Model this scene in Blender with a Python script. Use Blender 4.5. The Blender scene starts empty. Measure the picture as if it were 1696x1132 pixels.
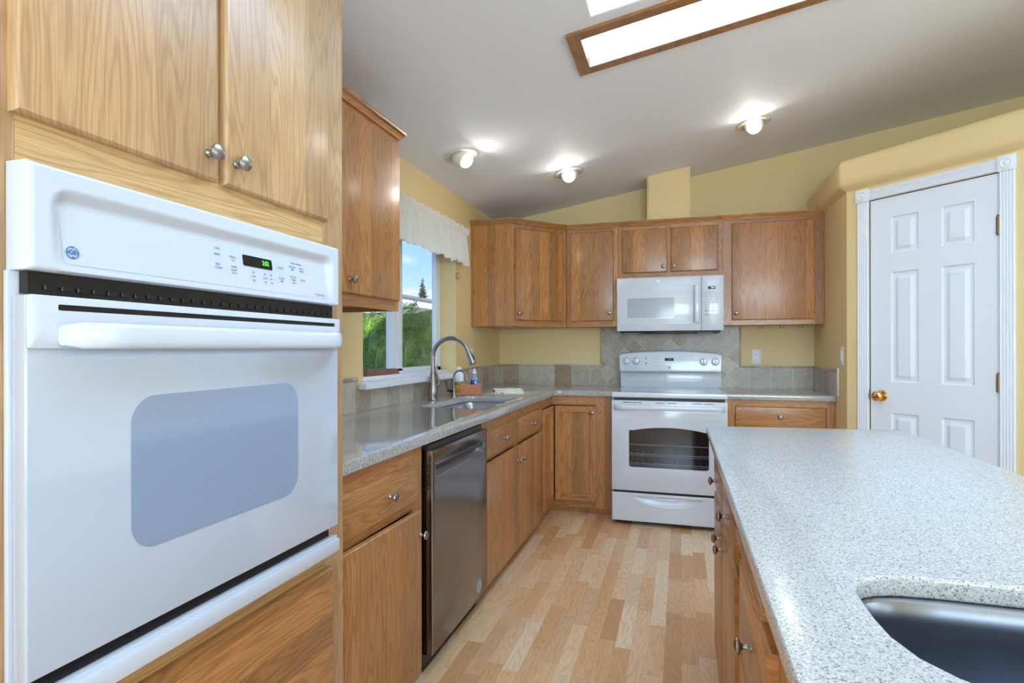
import bpy, bmesh, math, random
from mathutils import Matrix, Vector
random.seed(7)
R = math.radians
scene = bpy.context.scene
COL = scene.collection

# ------------------------------------------------------------------ camera
YAW, ROLL, F, CAMH = R(16.632), R(-0.11), 936.24, 1.2318
cam = bpy.data.cameras.new('camera'); camo = bpy.data.objects.new('camera', cam); COL.objects.link(camo)
Rt = Vector((math.cos(YAW), math.sin(YAW), 0)); Up = Vector((0, 0, 1)); Fw = Vector((-math.sin(YAW), math.cos(YAW), 0))
R2 = Rt*math.cos(ROLL) + Up*math.sin(ROLL); U2 = Up*math.cos(ROLL) - Rt*math.sin(ROLL)
m = Matrix.Identity(4)
for i in range(3):
    m[i][0] = R2[i]; m[i][1] = U2[i]; m[i][2] = -Fw[i]
m[2][3] = CAMH
camo.matrix_world = m
cam.sensor_width = 36; cam.lens = 36*F/1696; cam.shift_y = (576.4-566)/1696; cam.clip_start = .02
scene.camera = camo

# ------------------------------------------------------------------ colour / view
scene.view_settings.view_transform = 'Standard'; scene.view_settings.look = 'None'
scene.view_settings.gamma = 1; scene.view_settings.use_curve_mapping = False
scene.view_settings.exposure = 0.36

def lin(c):
    return tuple(((x/255)/12.92 if x/255 <= .04045 else ((x/255+.055)/1.055)**2.4) for x in c)

# ------------------------------------------------------------------ world: blue sky with thin clouds
w = bpy.data.worlds.new('sky'); scene.world = w; w.use_nodes = True
nt = w.node_tree; nt.nodes.clear()
def N(nt, t, **kw):
    n = nt.nodes.new(t)
    for k, v in kw.items():
        if k in n.inputs: n.inputs[k].default_value = v
        else: setattr(n, k, v)
    return n
tc = N(nt, 'ShaderNodeTexCoord'); sp = N(nt, 'ShaderNodeSeparateXYZ'); nt.links.new(tc.outputs['Generated'], sp.inputs[0])
rp = N(nt, 'ShaderNodeValToRGB'); nt.links.new(sp.outputs['Z'], rp.inputs[0])
e = rp.color_ramp.elements
e[0].position = 0.0; e[0].color = (*lin((205, 222, 242)), 1)
e[1].position = .45; e[1].color = (*lin((96, 156, 226)), 1)
e2 = rp.color_ramp.elements.new(.14); e2.color = (*lin((150, 195, 240)), 1)
mp = N(nt, 'ShaderNodeMapping'); mp.inputs['Scale'].default_value = (5, 5, 16); nt.links.new(tc.outputs['Generated'], mp.inputs[0])
nz = N(nt, 'ShaderNodeTexNoise', Scale=1.6, Detail=5.0, Roughness=.55); nt.links.new(mp.outputs[0], nz.inputs['Vector'])
cr = N(nt, 'ShaderNodeValToRGB'); nt.links.new(nz.outputs['Fac'], cr.inputs[0])
cr.color_ramp.elements[0].position = .54; cr.color_ramp.elements[1].position = .72; cr.color_ramp.elements[1].color = (.8, .8, .8, 1)
mx = N(nt, 'ShaderNodeMix', data_type='RGBA'); nt.links.new(cr.outputs[0], mx.inputs[0])
nt.links.new(rp.outputs[0], mx.inputs[6]); mx.inputs[7].default_value = (*lin((238, 232, 240)), 1)
bg = N(nt, 'ShaderNodeBackground', Strength=1.35); nt.links.new(mx.outputs[2], bg.inputs[0])
wo = N(nt, 'ShaderNodeOutputWorld'); nt.links.new(bg.outputs[0], wo.inputs[0])

# ------------------------------------------------------------------ sun and added fill lamps
def lamp(name, typ, loc, aim, energy, col=(1, 1, 1), size=None, size_y=None, **kw):
    l = bpy.data.lights.new(name, typ); l.energy = energy; l.color = col
    if size is not None:
        if typ == 'AREA':
            l.shape = 'RECTANGLE' if size_y else 'DISK'; l.size = size
            if size_y: l.size_y = size_y
        elif typ == 'SUN': l.angle = size
        else: l.shadow_soft_size = size
    for k, v in kw.items(): setattr(l, k, v)
    o = bpy.data.objects.new(name, l); COL.objects.link(o); o.location = loc
    o.rotation_euler = Vector(aim).to_track_quat('-Z', 'Y').to_euler(); return o
lamp('sun', 'SUN', (5, 0, 8), (-.60, 1.0, -.29), 8.0, (1, .95, .86), R(.6))
# added soft fill lamps behind the camera, tilted up to brighten the ceiling
DAY = (.62, .83, 1.0)
lamp('fill_lamp_rear', 'AREA', (.9, -3.12, 1.45), (0, 1, .75), 145, DAY, 2.6, 1.5)
lamp('daylight_side_window', 'AREA', (4.1, .3, 1.5), (-1, 0, .8), 38, DAY, 2.4, 1.6)
lamp('fill_lamp_side_b', 'AREA', (4.1, -2.0, 1.5), (-1, 0, .8), 26, DAY, 1.4, 1.6)

# ------------------------------------------------------------------ mesh builder
class MB:
    def __init__(s): s.v = []; s.f = []
    def add(s, vs, fs):
        k = len(s.v); s.v += [tuple(p) for p in vs]; s.f += [tuple(i+k for i in f) for f in fs]; return s
    def box(s, x0, x1, y0, y1, z0, z1, b=0, seg=2):
        if b <= 0:
            vs = [(x, y, z) for x in (x0, x1) for y in (y0, y1) for z in (z0, z1)]
            return s.add(vs, [(0, 1, 3, 2), (4, 6, 7, 5), (0, 4, 5, 1), (2, 3, 7, 6), (0, 2, 6, 4), (1, 5, 7, 3)])
        bm = bmesh.new(); bmesh.ops.create_cube(bm, size=1)
        for v in bm.verts:
            v.co = Vector(((x0+x1)/2+v.co.x*(x1-x0), (y0+y1)/2+v.co.y*(y1-y0), (z0+z1)/2+v.co.z*(z1-z0)))
        bmesh.ops.bevel(bm, geom=bm.edges[:], offset=b, segments=seg, affect='EDGES', profile=.5)
        return s.bm(bm)
    def bm(s, bm):
        bm.verts.index_update(); s.add([v.co[:] for v in bm.verts], [[v.index for v in f.verts] for f in bm.faces]); bm.free(); return s
    def slab(s, x0, x1, z0, z1, y0, prof):   # front faces -y; prof: (inset, depth)
        vs = []; fs = []
        for (i, d) in prof:
            vs += [(x0+i, y0-d, z0+i), (x1-i, y0-d, z0+i), (x1-i, y0-d, z1-i), (x0+i, y0-d, z1-i)]
        n = len(prof)
        for k in range(n-1):
            for j in range(4):
                a = 4*k+j; b = 4*k+(j+1) % 4; fs.append((a, b, b+4, a+4))
        fs.append(tuple(range(4*(n-1), 4*n))); fs.append((3, 2, 1, 0)); return s.add(vs, fs)
    def loft(s, rings, caps=True, closed=True):
        n = len(rings[0]); vs = [p for r in rings for p in r]; fs = []
        for k in range(len(rings)-1):
            for j in range(n if closed else n-1):
                a = k*n+j; b = k*n+(j+1) % n; fs.append((a, b, b+n, a+n))
        if caps and closed: fs += [tuple(range(n))[::-1], tuple(range((len(rings)-1)*n, len(rings)*n))]
        return s.add(vs, fs)
    def lathe(s, prof, c=(0, 0, 0), axis='z', n=24, caps=True):
        A = {'z': (Vector((1, 0, 0)), Vector((0, 1, 0)), Vector((0, 0, 1))), '-y': (Vector((1, 0, 0)), Vector((0, 0, 1)), Vector((0, -1, 0)))}
        u, v, a = A[axis] if isinstance(axis, str) else axis
        c = Vector(c); rings = []
        for r, h in prof:
            rings.append([c+a*h+u*(r*math.cos(2*math.pi*i/n))+v*(r*math.sin(2*math.pi*i/n)) for i in range(n)])
        return s.loft(rings, caps)
    def tube(s, pts, r, n=12, caps=True, sc=(1, 1), upv=None):
        pts = [Vector(p) for p in pts]; rings = []; up = Vector(upv) if upv else None
        for i, p in enumerate(pts):
            t = (pts[min(i+1, len(pts)-1)]-pts[max(i-1, 0)]).normalized()
            if up is None: up = Vector((0, 0, 1)) if abs(t.z) < .9 else Vector((1, 0, 0))
            sd = t.cross(up).normalized(); u2 = sd.cross(t).normalized()
            if not upv: up = u2
            rr = r[i] if isinstance(r, (list, tuple)) else r
            rings.append([p+sd*(rr*sc[0]*math.cos(2*math.pi*k/n))+u2*(rr*sc[1]*math.sin(2*math.pi*k/n)) for k in range(n)])
        return s.loft(rings, caps)
    def prism(s, poly, plane, a0, a1, holes=(), bev=0, bevtest=None, seg=3):
        # plane 'xy' -> extrude z ; 'xz' -> extrude y
        P = (lambda p, a: (p[0], p[1], a)) if plane == 'xy' else ((lambda p, a: (p[0], a, p[1])) if plane == 'xz' else (lambda p, a: (a, p[0], p[1])))
        bm = bmesh.new(); loops = []
        for lp in [poly]+list(holes):
            loops.append([bm.verts.new(P(p, a1)) for p in lp])
        if holes:
            es = [bm.edges.new((l[i], l[(i+1) % len(l)])) for l in loops for i in range(len(l))]
            bmesh.ops.triangle_fill(bm, edges=es, use_beauty=True)
        else: bm.faces.new(loops[0])
        top = list(bm.faces); mp_ = {}
        for l, lp in zip(loops, [poly]+list(holes)):
            for v, p in zip(l, lp): mp_[v] = bm.verts.new(P(p, a0))
        for f in top: bm.faces.new([mp_[v] for v in reversed(f.verts)])
        for l in loops:
            for i in range(len(l)):
                a, b = l[i], l[(i+1) % len(l)]; bm.faces.new((a, b, mp_[b], mp_[a]))
        bmesh.ops.recalc_face_normals(bm, faces=bm.faces[:])
        if bev:
            lv = {v for l in loops for v in l}; lv2 = {mp_[v] for v in lv}
            es = [e for e in bm.edges if ((e.verts[0] in lv and e.verts[1] in lv) or (e.verts[0] in lv2 and e.verts[1] in lv2)) and len(e.link_faces) == 2 and e.calc_face_angle(0) > .5]
            if bevtest: es = [e for e in es if bevtest((e.verts[0].co+e.verts[1].co)/2)]
            bmesh.ops.bevel(bm, geom=es, offset=bev, segments=seg, affect='EDGES', profile=.5)
        return s.bm(bm)
    def grid(s, fn, nu, nv, skirt=None):
        vs = [fn(i/nu, j/nv) for j in range(nv+1) for i in range(nu+1)]
        fs = [(j*(nu+1)+i, j*(nu+1)+i+1, (j+1)*(nu+1)+i+1, (j+1)*(nu+1)+i) for j in range(nv) for i in range(nu)]
        if skirt is not None:   # pull the border back to y = skirt
            bd = [i for i in range(nu+1)]+[j*(nu+1)+nu for j in range(1, nv+1)]+[nv*(nu+1)+i for i in range(nu-1, -1, -1)]+[j*(nu+1) for j in range(nv-1, 0, -1)]
            k = len(vs); vs += [(vs[i][0], skirt, vs[i][2]) for i in bd]; n = len(bd)
            fs += [(bd[(i+1) % n], bd[i], k+i, k+(i+1) % n) for i in range(n)]
            fs.append(tuple(k+i for i in range(n))[::-1])
        return s.add(vs, fs)
    def text(s, txt, size, x, y, z, align='CENTER', bold=0, sx=1.0):
        cu = bpy.data.curves.new('t', 'FONT'); cu.body = txt; cu.size = size; cu.align_x = align; cu.align_y = 'CENTER'
        cu.offset = bold; cu.resolution_u = 3
        o = bpy.data.objects.new('t', cu); COL.objects.link(o); bpy.context.view_layer.update()
        me = o.evaluated_get(bpy.context.evaluated_depsgraph_get()).to_mesh()
        s.add([(x+v.co.x*sx, y, z+v.co.y) for v in me.vertices], [tuple(p.vertices) for p in me.polygons])
        bpy.data.objects.remove(o); bpy.data.curves.remove(cu); return s

LOC = {}; ROOT = {}; SIZE = {}   # SIZE: a unit drawn at 30 in and built at its real 27-28 in width
EYE = 1.2318
def sized(root, x, y, z):
    k = SIZE.get(root)
    return (x, y, z) if k is None else (x*k, y*k, EYE+(z-EYE)*k)
def tag(o, label=None, cat=None, group=None, kind=None):
    if label: o['label'] = label
    if cat: o['category'] = cat
    if group: o['group'] = group
    if kind: o['kind'] = kind
    return o
def thing(name, label, cat, loc=(0, 0, 0), rot=0, group=None, kind=None):
    o = bpy.data.objects.new(name, None); COL.objects.link(o); o.empty_display_size = .05
    o.location = loc; o.rotation_euler = (0, 0, R(rot)); LOC[o] = (Vector(loc), R(rot)); ROOT[o] = o
    return tag(o, label, cat, group, kind)
def build(mb, name, mat, parent=None, world=False, label=None, angle=35, flat=False):
    vs = mb.v
    if parent is not None:
        root = ROOT[parent]; loc, rot = LOC[root]
        if world:
            M = (Matrix.Translation(loc) @ Matrix.Rotation(rot, 4, 'Z')).inverted(); vs = [(M @ Vector(p))[:] for p in vs]
        else: vs = [(q_[0], q_[1], q_[2]-loc.z) for q_ in (sized(root, *p) for p in vs)]
    me = bpy.data.meshes.new(name); me.from_pydata(vs, [], mb.f); me.validate()
    b = bmesh.new(); b.from_mesh(me); bmesh.ops.recalc_face_normals(b, faces=b.faces[:]); b.to_mesh(me); b.free()
    if not flat:
        me.polygons.foreach_set('use_smooth', [True]*len(me.polygons)); me.set_sharp_from_angle(angle=R(angle))
    o = bpy.data.objects.new(name, me); COL.objects.link(o); me.materials.append(mat)
    if parent is not None: o.parent = parent; ROOT[o] = ROOT[parent]
    if label: o['label'] = label
    return o
def solo(mb, name, mat, label, cat, origin, group=None, kind=None, **k):
    """one-mesh thing, vertices given in world space, origin moved to its base"""
    ox = Vector(origin); mb.v = [tuple(Vector(p)-ox) for p in mb.v]
    o = build(mb, name, mat, None, **k); o.location = ox; return tag(o, label, cat, group, kind)
def struct(mb, name, mat, **k):
    o = build(mb, name, mat, None, **k); o['kind'] = 'structure'; ROOT[o] = o; LOC[o] = (Vector((0, 0, 0)), 0.0); return o
def rrect(x0, x1, z0, z1, r, n=6):
    if not isinstance(r, (tuple, list)): r = (r,)*4
    pts = []
    for (cx, cz, a0, rr) in ((x1-r[0], z0+r[0], -90, r[0]), (x1-r[1], z1-r[1], 0, r[1]), (x0+r[2], z1-r[2], 90, r[2]), (x0+r[3], z0+r[3], 180, r[3])):
        for i in range(n+1):
            a = R(a0+90*i/n); pts.append((cx+rr*math.cos(a), cz+rr*math.sin(a)))
    return pts

# ------------------------------------------------------------------ materials
def mat(name):
    m_ = bpy.data.materials.new(name); m_.use_nodes = True; t = m_.node_tree; b = t.nodes['Principled BSDF']; return m_, t, b
def simple(name, col, rough=.5, metal=0, coat=0, spec=.5, emit=None, es=0, trans=0, alpha=1, bump=None, ior=None, rgb=True):
    m_, t, b = mat(name); c = (*lin(col), 1)
    b.inputs['Base Color'].default_value = c; b.inputs['Roughness'].default_value = rough; b.inputs['Metallic'].default_value = metal
    b.inputs['Coat Weight'].default_value = coat; b.inputs['Coat Roughness'].default_value = .08; b.inputs['Specular IOR Level'].default_value = spec
    if emit: b.inputs['Emission Color'].default_value = (*lin(emit), 1); b.inputs['Emission Strength'].default_value = es
    b.inputs['Transmission Weight'].default_value = trans; b.inputs['Alpha'].default_value = alpha
    if ior: b.inputs['IOR'].default_value = ior
    if bump:
        sc, st, dist = bump
        co = N(t, 'ShaderNodeTexCoord'); nz = N(t, 'ShaderNodeTexNoise', Scale=sc, Detail=3.0); bp = N(t, 'ShaderNodeBump', Strength=st, Distance=dist)
        t.links.new(co.outputs['Object'], nz.inputs['Vector']); t.links.new(nz.outputs['Fac'], bp.inputs['Height']); t.links.new(bp.outputs[0], b.inputs['Normal'])
    return m_
def mth(t, op, a, b_=None, c=None):
    n = t.nodes.new('ShaderNodeMath'); n.operation = op
    for i, v in enumerate((a, b_, c)):
        if v is None: continue
        if isinstance(v, (int, float)): n.inputs[i].default_value = v
        else: t.links.new(v, n.inputs[i])
    return n.outputs[0]
def ramp(t, fac, stops, interp='LINEAR'):
    n = t.nodes.new('ShaderNodeValToRGB'); n.color_ramp.interpolation = interp
    el = n.color_ramp.elements
    while len(el) < len(stops): el.new(.5)
    for e_, (p, c) in zip(el, stops): e_.position = p; e_.color = (*lin(c), 1)
    t.links.new(fac, n.inputs[0]); return n.outputs[0]
def mixc(t, fac, a, b_, mode='MIX'):
    n = t.nodes.new('ShaderNodeMix'); n.data_type = 'RGBA'; n.blend_type = mode
    for s_, v in ((0, fac), (6, a), (7, b_)):
        if isinstance(v, (int, float)): n.inputs[s_].default_value = v
        elif isinstance(v, tuple): n.inputs[s_].default_value = (*v, 1)
        else: t.links.new(v, n.inputs[s_])
    return n.outputs[2]

def oak(name, vertical=True, light=(208, 150, 92), mid=(188, 126, 68), dark=(120, 70, 34), board=.085, rough=.36, seed=0.0):
    m_, t, b = mat(name); L = t.links.new
    co = N(t, 'ShaderNodeTexCoord'); s_ = N(t, 'ShaderNodeSeparateXYZ'); L(co.outputs['Object'], s_.inputs[0])
    oi = N(t, 'ShaderNodeObjectInfo'); rnd = mth(t, 'MULTIPLY_ADD', oi.outputs['Random'], 37.0, seed)
    xy = mth(t, 'MULTIPLY_ADD', s_.outputs['Y'], -.9, s_.outputs['X'])
    a, l = (xy, s_.outputs['Z']) if vertical else (s_.outputs['Z'], xy)
    bi = mth(t, 'FLOOR', mth(t, 'ADD', mth(t, 'DIVIDE', a, board), mth(t, 'MULTIPLY', rnd, 3.3)))
    bid = mth(t, 'ADD', bi, rnd)
    wn = N(t, 'ShaderNodeTexWhiteNoise', noise_dimensions='1D'); L(bid, wn.inputs['W'])
    h = mth(t, 'MULTIPLY', wn.outputs['Value'], 50.0)
    cv = N(t, 'ShaderNodeCombineXYZ'); L(mth(t, 'MULTIPLY', a, 11.0), cv.inputs[0]); L(mth(t, 'MULTIPLY', l, 1.1), cv.inputs[1]); L(h, cv.inputs[2])
    n1 = N(t, 'ShaderNodeTexNoise', Scale=1.0, Detail=2.5, Roughness=.45); L(cv.outputs[0], n1.inputs['Vector'])
    rg = mth(t, 'MULTIPLY_ADD', mth(t, 'SINE', mth(t, 'MULTIPLY', n1.outputs['Fac'], 120.0)), .5, .5)
    rg = mth(t, 'POWER', rg, 2.4)
    cf = N(t, 'ShaderNodeCombineXYZ'); L(mth(t, 'MULTIPLY', a, 420.0), cf.inputs[0]); L(mth(t, 'MULTIPLY', l, 9.0), cf.inputs[1]); L(h, cf.inputs[2])
    n2 = N(t, 'ShaderNodeTexNoise', Scale=1.0, Detail=3.0, Roughness=.6); L(cf.outputs[0], n2.inputs['Vector'])
    pore = ramp(t, n2.outputs['Fac'], [(.38, (255, 255, 255)), (.62, (0, 0, 0))])
    cl = N(t, 'ShaderNodeCombineXYZ'); L(mth(t, 'MULTIPLY', a, 40.0), cl.inputs[0]); L(mth(t, 'MULTIPLY', l, 1.2), cl.inputs[1]); L(h, cl.inputs[2])
    n3 = N(t, 'ShaderNodeTexNoise', Scale=1.0, Detail=2.0); L(cl.outputs[0], n3.inputs['Vector'])
    base = mixc(t, n3.outputs['Fac'], lin(light), lin(mid))
    f = mth(t, 'MULTIPLY', rg, .40); c1 = mixc(t, f, base, lin(dark))
    sepp = N(t, 'ShaderNodeSeparateColor'); L(pore, sepp.inputs[0])
    c2 = mixc(t, mth(t, 'MULTIPLY', mth(t, 'SUBTRACT', 1.0, sepp.outputs[0]), .34), c1, lin(dark))
    tone = mth(t, 'MULTIPLY_ADD', wn.outputs['Value'], .40, .74)
    c3 = N(t, 'ShaderNodeHueSaturation'); L(c2, c3.inputs['Color']); L(tone, c3.inputs['Value'])
    L(c3.outputs[0], b.inputs['Base Color'])
    b.inputs['Roughness'].default_value = rough; b.inputs['Coat Weight'].default_value = .35; b.inputs['Coat Roughness'].default_value = .2
    bp = N(t, 'ShaderNodeBump', Strength=.12, Distance=.002); L(mth(t, 'ADD', n2.outputs['Fac'], mth(t, 'MULTIPLY', rg, -.3)), bp.inputs['Height']); L(bp.outputs[0], b.inputs['Normal'])
    return m_
OAKV = oak('oak_vertical_grain'); OAKH = oak('oak_horizontal_grain', False, seed=5.0)
OAKP = oak('oak_lit_vertical', True, (222, 184, 138), (206, 162, 112), (160, 116, 74), .12, .28, 2.0)  # same oak, paler: light washing the oven cabinet put into its colour
OAKLITH = oak('oak_lit_horizontal', False, (222, 184, 130), (206, 162, 104), (150, 106, 64), .12, .3, 3.0)  # horizontal grain of the same light-washed copy

def quartz(name, base=(172, 170, 162), fine=(205, 203, 196), k=1.0, rough=.12, coat=.5):
    m_, t, b = mat(name); L = t.links.new
    co = N(t, 'ShaderNodeTexCoord')
    n0 = N(t, 'ShaderNodeTexNoise', Scale=320.0*k, Detail=2.0, Roughness=.7); L(co.outputs['Object'], n0.inputs['Vector'])
    c0 = ramp(t, n0.outputs['Fac'], [(.36, base), (.62, fine)])
    nd = N(t, 'ShaderNodeTexNoise', Scale=420.0*k, Detail=2.0); L(co.outputs['Object'], nd.inputs['Vector'])
    dv_ = N(t, 'ShaderNodeVectorMath', operation='MULTIPLY_ADD'); L(nd.outputs['Color'], dv_.inputs[0]); dv_.inputs[1].default_value = (.0042/k,)*3; L(co.outputs['Object'], dv_.inputs[2])
    v1 = N(t, 'ShaderNodeTexVoronoi', Scale=330.0*k); L(dv_.outputs[0], v1.inputs['Vector'])
    s1 = N(t, 'ShaderNodeSeparateColor'); L(v1.outputs['Color'], s1.inputs[0])
    m1 = mth(t, 'MULTIPLY', mth(t, 'GREATER_THAN', s1.outputs[0], .80), mth(t, 'LESS_THAN', v1.outputs['Distance'], .42))
    c1 = mixc(t, mth(t, 'MULTIPLY', m1, .72), c0, lin((66, 62, 60)))
    v2 = N(t, 'ShaderNodeTexVoronoi', Scale=230.0*k); L(dv_.outputs[0], v2.inputs['Vector'])
    s2 = N(t, 'ShaderNodeSeparateColor'); L(v2.outputs['Color'], s2.inputs[0])
    m2 = mth(t, 'MULTIPLY', mth(t, 'GREATER_THAN', s2.outputs[1], .93), mth(t, 'LESS_THAN', v2.outputs['Distance'], .38))
    c2 = mixc(t, mth(t, 'MULTIPLY', m2, .8), c1, lin((120, 90, 66)))
    m3 = mth(t, 'MULTIPLY', mth(t, 'GREATER_THAN', s2.outputs[0], .95), mth(t, 'LESS_THAN', v2.outputs['Distance'], .4))
    c3 = mixc(t, mth(t, 'MULTIPLY', m3, .35), c2, lin((235, 235, 232)))
    L(c3, b.inputs['Base Color']); b.inputs['Roughness'].default_value = rough; b.inputs['Coat Weight'].default_value = coat; b.inputs['Coat Roughness'].default_value = .05
    return m_
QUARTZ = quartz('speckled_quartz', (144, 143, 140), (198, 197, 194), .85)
QUARTZI = quartz('speckled_quartz_island_lit', (168, 166, 162), (212, 211, 209), 1.1, .24, .22)  # same stone as QUARTZ, paler: light on the island put into its colour

def laminate():
    m_, t, b = mat('laminate_floor'); L = t.links.new
    g = N(t, 'ShaderNodeTexCoord'); s_ = N(t, 'ShaderNodeSeparateXYZ'); L(g.outputs['Object'], s_.inputs[0])
    W, LEN = .066, .40
    row = mth(t, 'FLOOR', mth(t, 'DIVIDE', s_.outputs['X'], W))
    wn = N(t, 'ShaderNodeTexWhiteNoise', noise_dimensions='1D'); L(row, wn.inputs['W'])
    y = mth(t, 'ADD', mth(t, 'DIVIDE', s_.outputs['Y'], LEN), mth(t, 'MULTIPLY', wn.outputs['Value'], 7.3))
    cell = mth(t, 'FLOOR', y)
    cv = N(t, 'ShaderNodeCombineXYZ'); L(row, cv.inputs[0]); L(cell, cv.inputs[1])
    w2 = N(t, 'ShaderNodeTexWhiteNoise', noise_dimensions='2D'); L(cv.outputs[0], w2.inputs['Vector'])
    h = mth(t, 'MULTIPLY', w2.outputs['Value'], 60.0)
    base = ramp(t, w2.outputs['Value'], [(0, (206, 150, 102)), (.2, (226, 174, 124)), (.45, (236, 190, 144)), (.7, (242, 206, 164)), (.85, (248, 222, 188)), (1, (214, 160, 112))])
    cg = N(t, 'ShaderNodeCombineXYZ'); L(mth(t, 'MULTIPLY', s_.outputs['X'], 14.0), cg.inputs[0]); L(mth(t, 'MULTIPLY', s_.outputs['Y'], 1.6), cg.inputs[1]); L(h, cg.inputs[2])
    n1 = N(t, 'ShaderNodeTexNoise', Scale=1.0, Detail=2.0, Roughness=.45); L(cg.outputs[0], n1.inputs['Vector'])
    rg = mth(t, 'MULTIPLY_ADD', mth(t, 'SINE', mth(t, 'MULTIPLY', n1.outputs['Fac'], 110.0)), .5, .5)
    cf = N(t, 'ShaderNodeCombineXYZ'); L(mth(t, 'MULTIPLY', s_.outputs['X'], 380.0), cf.inputs[0]); L(mth(t, 'MULTIPLY', s_.outputs['Y'], 14.0), cf.inputs[1]); L(h, cf.inputs[2])
    n2 = N(t, 'ShaderNodeTexNoise', Scale=1.0, Detail=2.0); L(cf.outputs[0], n2.inputs['Vector'])
    c1 = mixc(t, mth(t, 'MULTIPLY', mth(t, 'POWER', rg, 2.5), .24), base, lin((160, 100, 58)))
    c2 = mixc(t, mth(t, 'MULTIPLY', n2.outputs['Fac'], .24), c1, lin((176, 120, 76)))
    # hairline joints
    fx = mth(t, 'FRACT', mth(t, 'DIVIDE', s_.outputs['X'], W)); fy = mth(t, 'FRACT', y)
    j = mth(t, 'MAXIMUM', mth(t, 'LESS_THAN', fx, .012), mth(t, 'LESS_THAN', fy, .003))
    c3 = mixc(t, mth(t, 'MULTIPLY', j, .35), c2, lin((120, 84, 58)))
    L(c3, b.inputs['Base Color']); b.inputs['Roughness'].default_value = .33; b.inputs['Coat Weight'].default_value = .25; b.inputs['Coat Roughness'].default_value = .2
    return m_
FLOOR = laminate()

def stone_tile(name, W, H, org, axis, diamond=False):
    m_, t, b = mat(name); L = t.links.new
    co = N(t, 'ShaderNodeTexCoord'); s_ = N(t, 'ShaderNodeSeparateXYZ'); L(co.outputs['Object'], s_.inputs[0])
    u = mth(t, 'SUBTRACT', s_.outputs[axis], org[0]); v = mth(t, 'SUBTRACT', s_.outputs['Z'], org[1])
    if diamond:
        u, v = mth(t, 'MULTIPLY', mth(t, 'ADD', u, v), .7071), mth(t, 'MULTIPLY', mth(t, 'SUBTRACT', v, u), .7071)
    u = mth(t, 'DIVIDE', u, W); v = mth(t, 'DIVIDE', v, H)
    cv = N(t, 'ShaderNodeCombineXYZ'); L(mth(t, 'FLOOR', u), cv.inputs[0]); L(mth(t, 'FLOOR', v), cv.inputs[1])
    wn = N(t, 'ShaderNodeTexWhiteNoise', noise_dimensions='2D'); L(cv.outputs[0], wn.inputs['Vector'])
    base = ramp(t, wn.outputs['Value'], [(0, (158, 134, 108)), (.2, (182, 166, 146)), (.45, (166, 154, 140)), (.65, (196, 182, 164)), (.85, (206, 196, 180)), (1, (160, 126, 98))])
    n1 = N(t, 'ShaderNodeTexNoise', Scale=22.0, Detail=6.0, Roughness=.65, Distortion=.8); L(co.outputs['Object'], n1.inputs['Vector'])
    c1 = mixc(t, .32, base, ramp(t, n1.outputs['Fac'], [(.35, (120, 106, 92)), (.6, (190, 184, 172))]))
    fu = mth(t, 'FRACT', u); fv = mth(t, 'FRACT', v); g = .03
    j = mth(t, 'MAXIMUM', mth(t, 'LESS_THAN', fu, g), mth(t, 'LESS_THAN', fv, g if diamond else .0))
    c2 = mixc(t, j, c1, lin((206, 198, 182)))
    L(c2, b.inputs['Base Color']); b.inputs['Roughness'].default_value = .32
    bp = N(t, 'ShaderNodeBump', Strength=.4, Distance=.002); L(mth(t, 'SUBTRACT', mth(t, 'MULTIPLY', n1.outputs['Fac'], .5), j), bp.inputs['Height']); L(bp.outputs[0], b.inputs['Normal'])
    return m_

WALL = simple('yellow_orange_peel_paint', (232, 205, 150), .55, bump=(260, .25, .002))
CEIL = simple('ceiling_texture_paint', (242, 243, 247), .7, bump=(200, .22, .003))
WHITE = simple('white_enamel', (213, 219, 229), .22, coat=.6)
WHITEG = simple('white_glass', (194, 202, 216), .08, coat=1.0)
TRIMW = simple('white_semi_gloss_paint', (234, 237, 243), .3, coat=.2)
DOORW = simple('white_door_paint', (230, 234, 242), .38)
VINYL = simple('white_vinyl', (232, 236, 242), .3)
BLACK = simple('black_plastic', (14, 14, 15), .4)
DARK = simple('dark_cavity', (24, 24, 26), .7)
NICKEL = simple('satin_nickel', (158, 153, 150), .32, metal=1)
STEEL = simple('brushed_stainless', (190, 194, 200), .34, metal=1)
BLKST = simple('black_stainless', (142, 140, 142), .19, metal=1)
BLKST2 = simple('dark_stainless_edge', (88, 80, 78), .35, metal=.8)
BRASS = simple('polished_brass', (226, 184, 104), .12, metal=1)
OLDBRASS = simple('aged_brass', (150, 128, 84), .3, metal=1)
OVENWIN = simple('grey_blue_oven_window', (146, 162, 186), .1, coat=1.0)
MWWIN = simple('grey_microwave_window', (160, 170, 182), .2, coat=.8)
DISP = simple('display_black', (8, 14, 10), .35, spec=.3)
GREEN = simple('green_digits', (60, 255, 40), .5, emit=(90, 255, 60), es=1.6)
GREEND = simple('dim_green_digits', (40, 160, 70), .5, emit=(50, 190, 90), es=.5)
PRINT = simple('blue_grey_print', (120, 140, 172), .5)
PRINTG = simple('grey_print', (120, 124, 130), .5)
PRINTK = simple('dark_print', (60, 62, 68), .5)
LINE = simple('pale_line_print', (176, 188, 204), .5)
EMBLEM = simple('blue_emblem', (72, 104, 148), .3)
EMBG = simple('pale_emblem', (170, 192, 226), .3)
SILVERP = simple('silver_badge', (200, 200, 202), .25, metal=.9)
BULB = simple('lit_bulb', (255, 250, 240), .4, emit=(255, 248, 236), es=9)
DIFF = simple('lit_prismatic_diffuser', (240, 245, 250), .5, emit=(228, 242, 255), es=1.9, bump=(120, .5, .004))
SKYL = simple('skylight_acrylic', (220, 235, 250), .4, emit=(176, 216, 250), es=6.5)
GLASSM = simple('window_glass', (255, 255, 255), 0.0, trans=1, ior=1.45)
CERAM = simple('white_plate_plastic', (232, 232, 230), .35)
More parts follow.
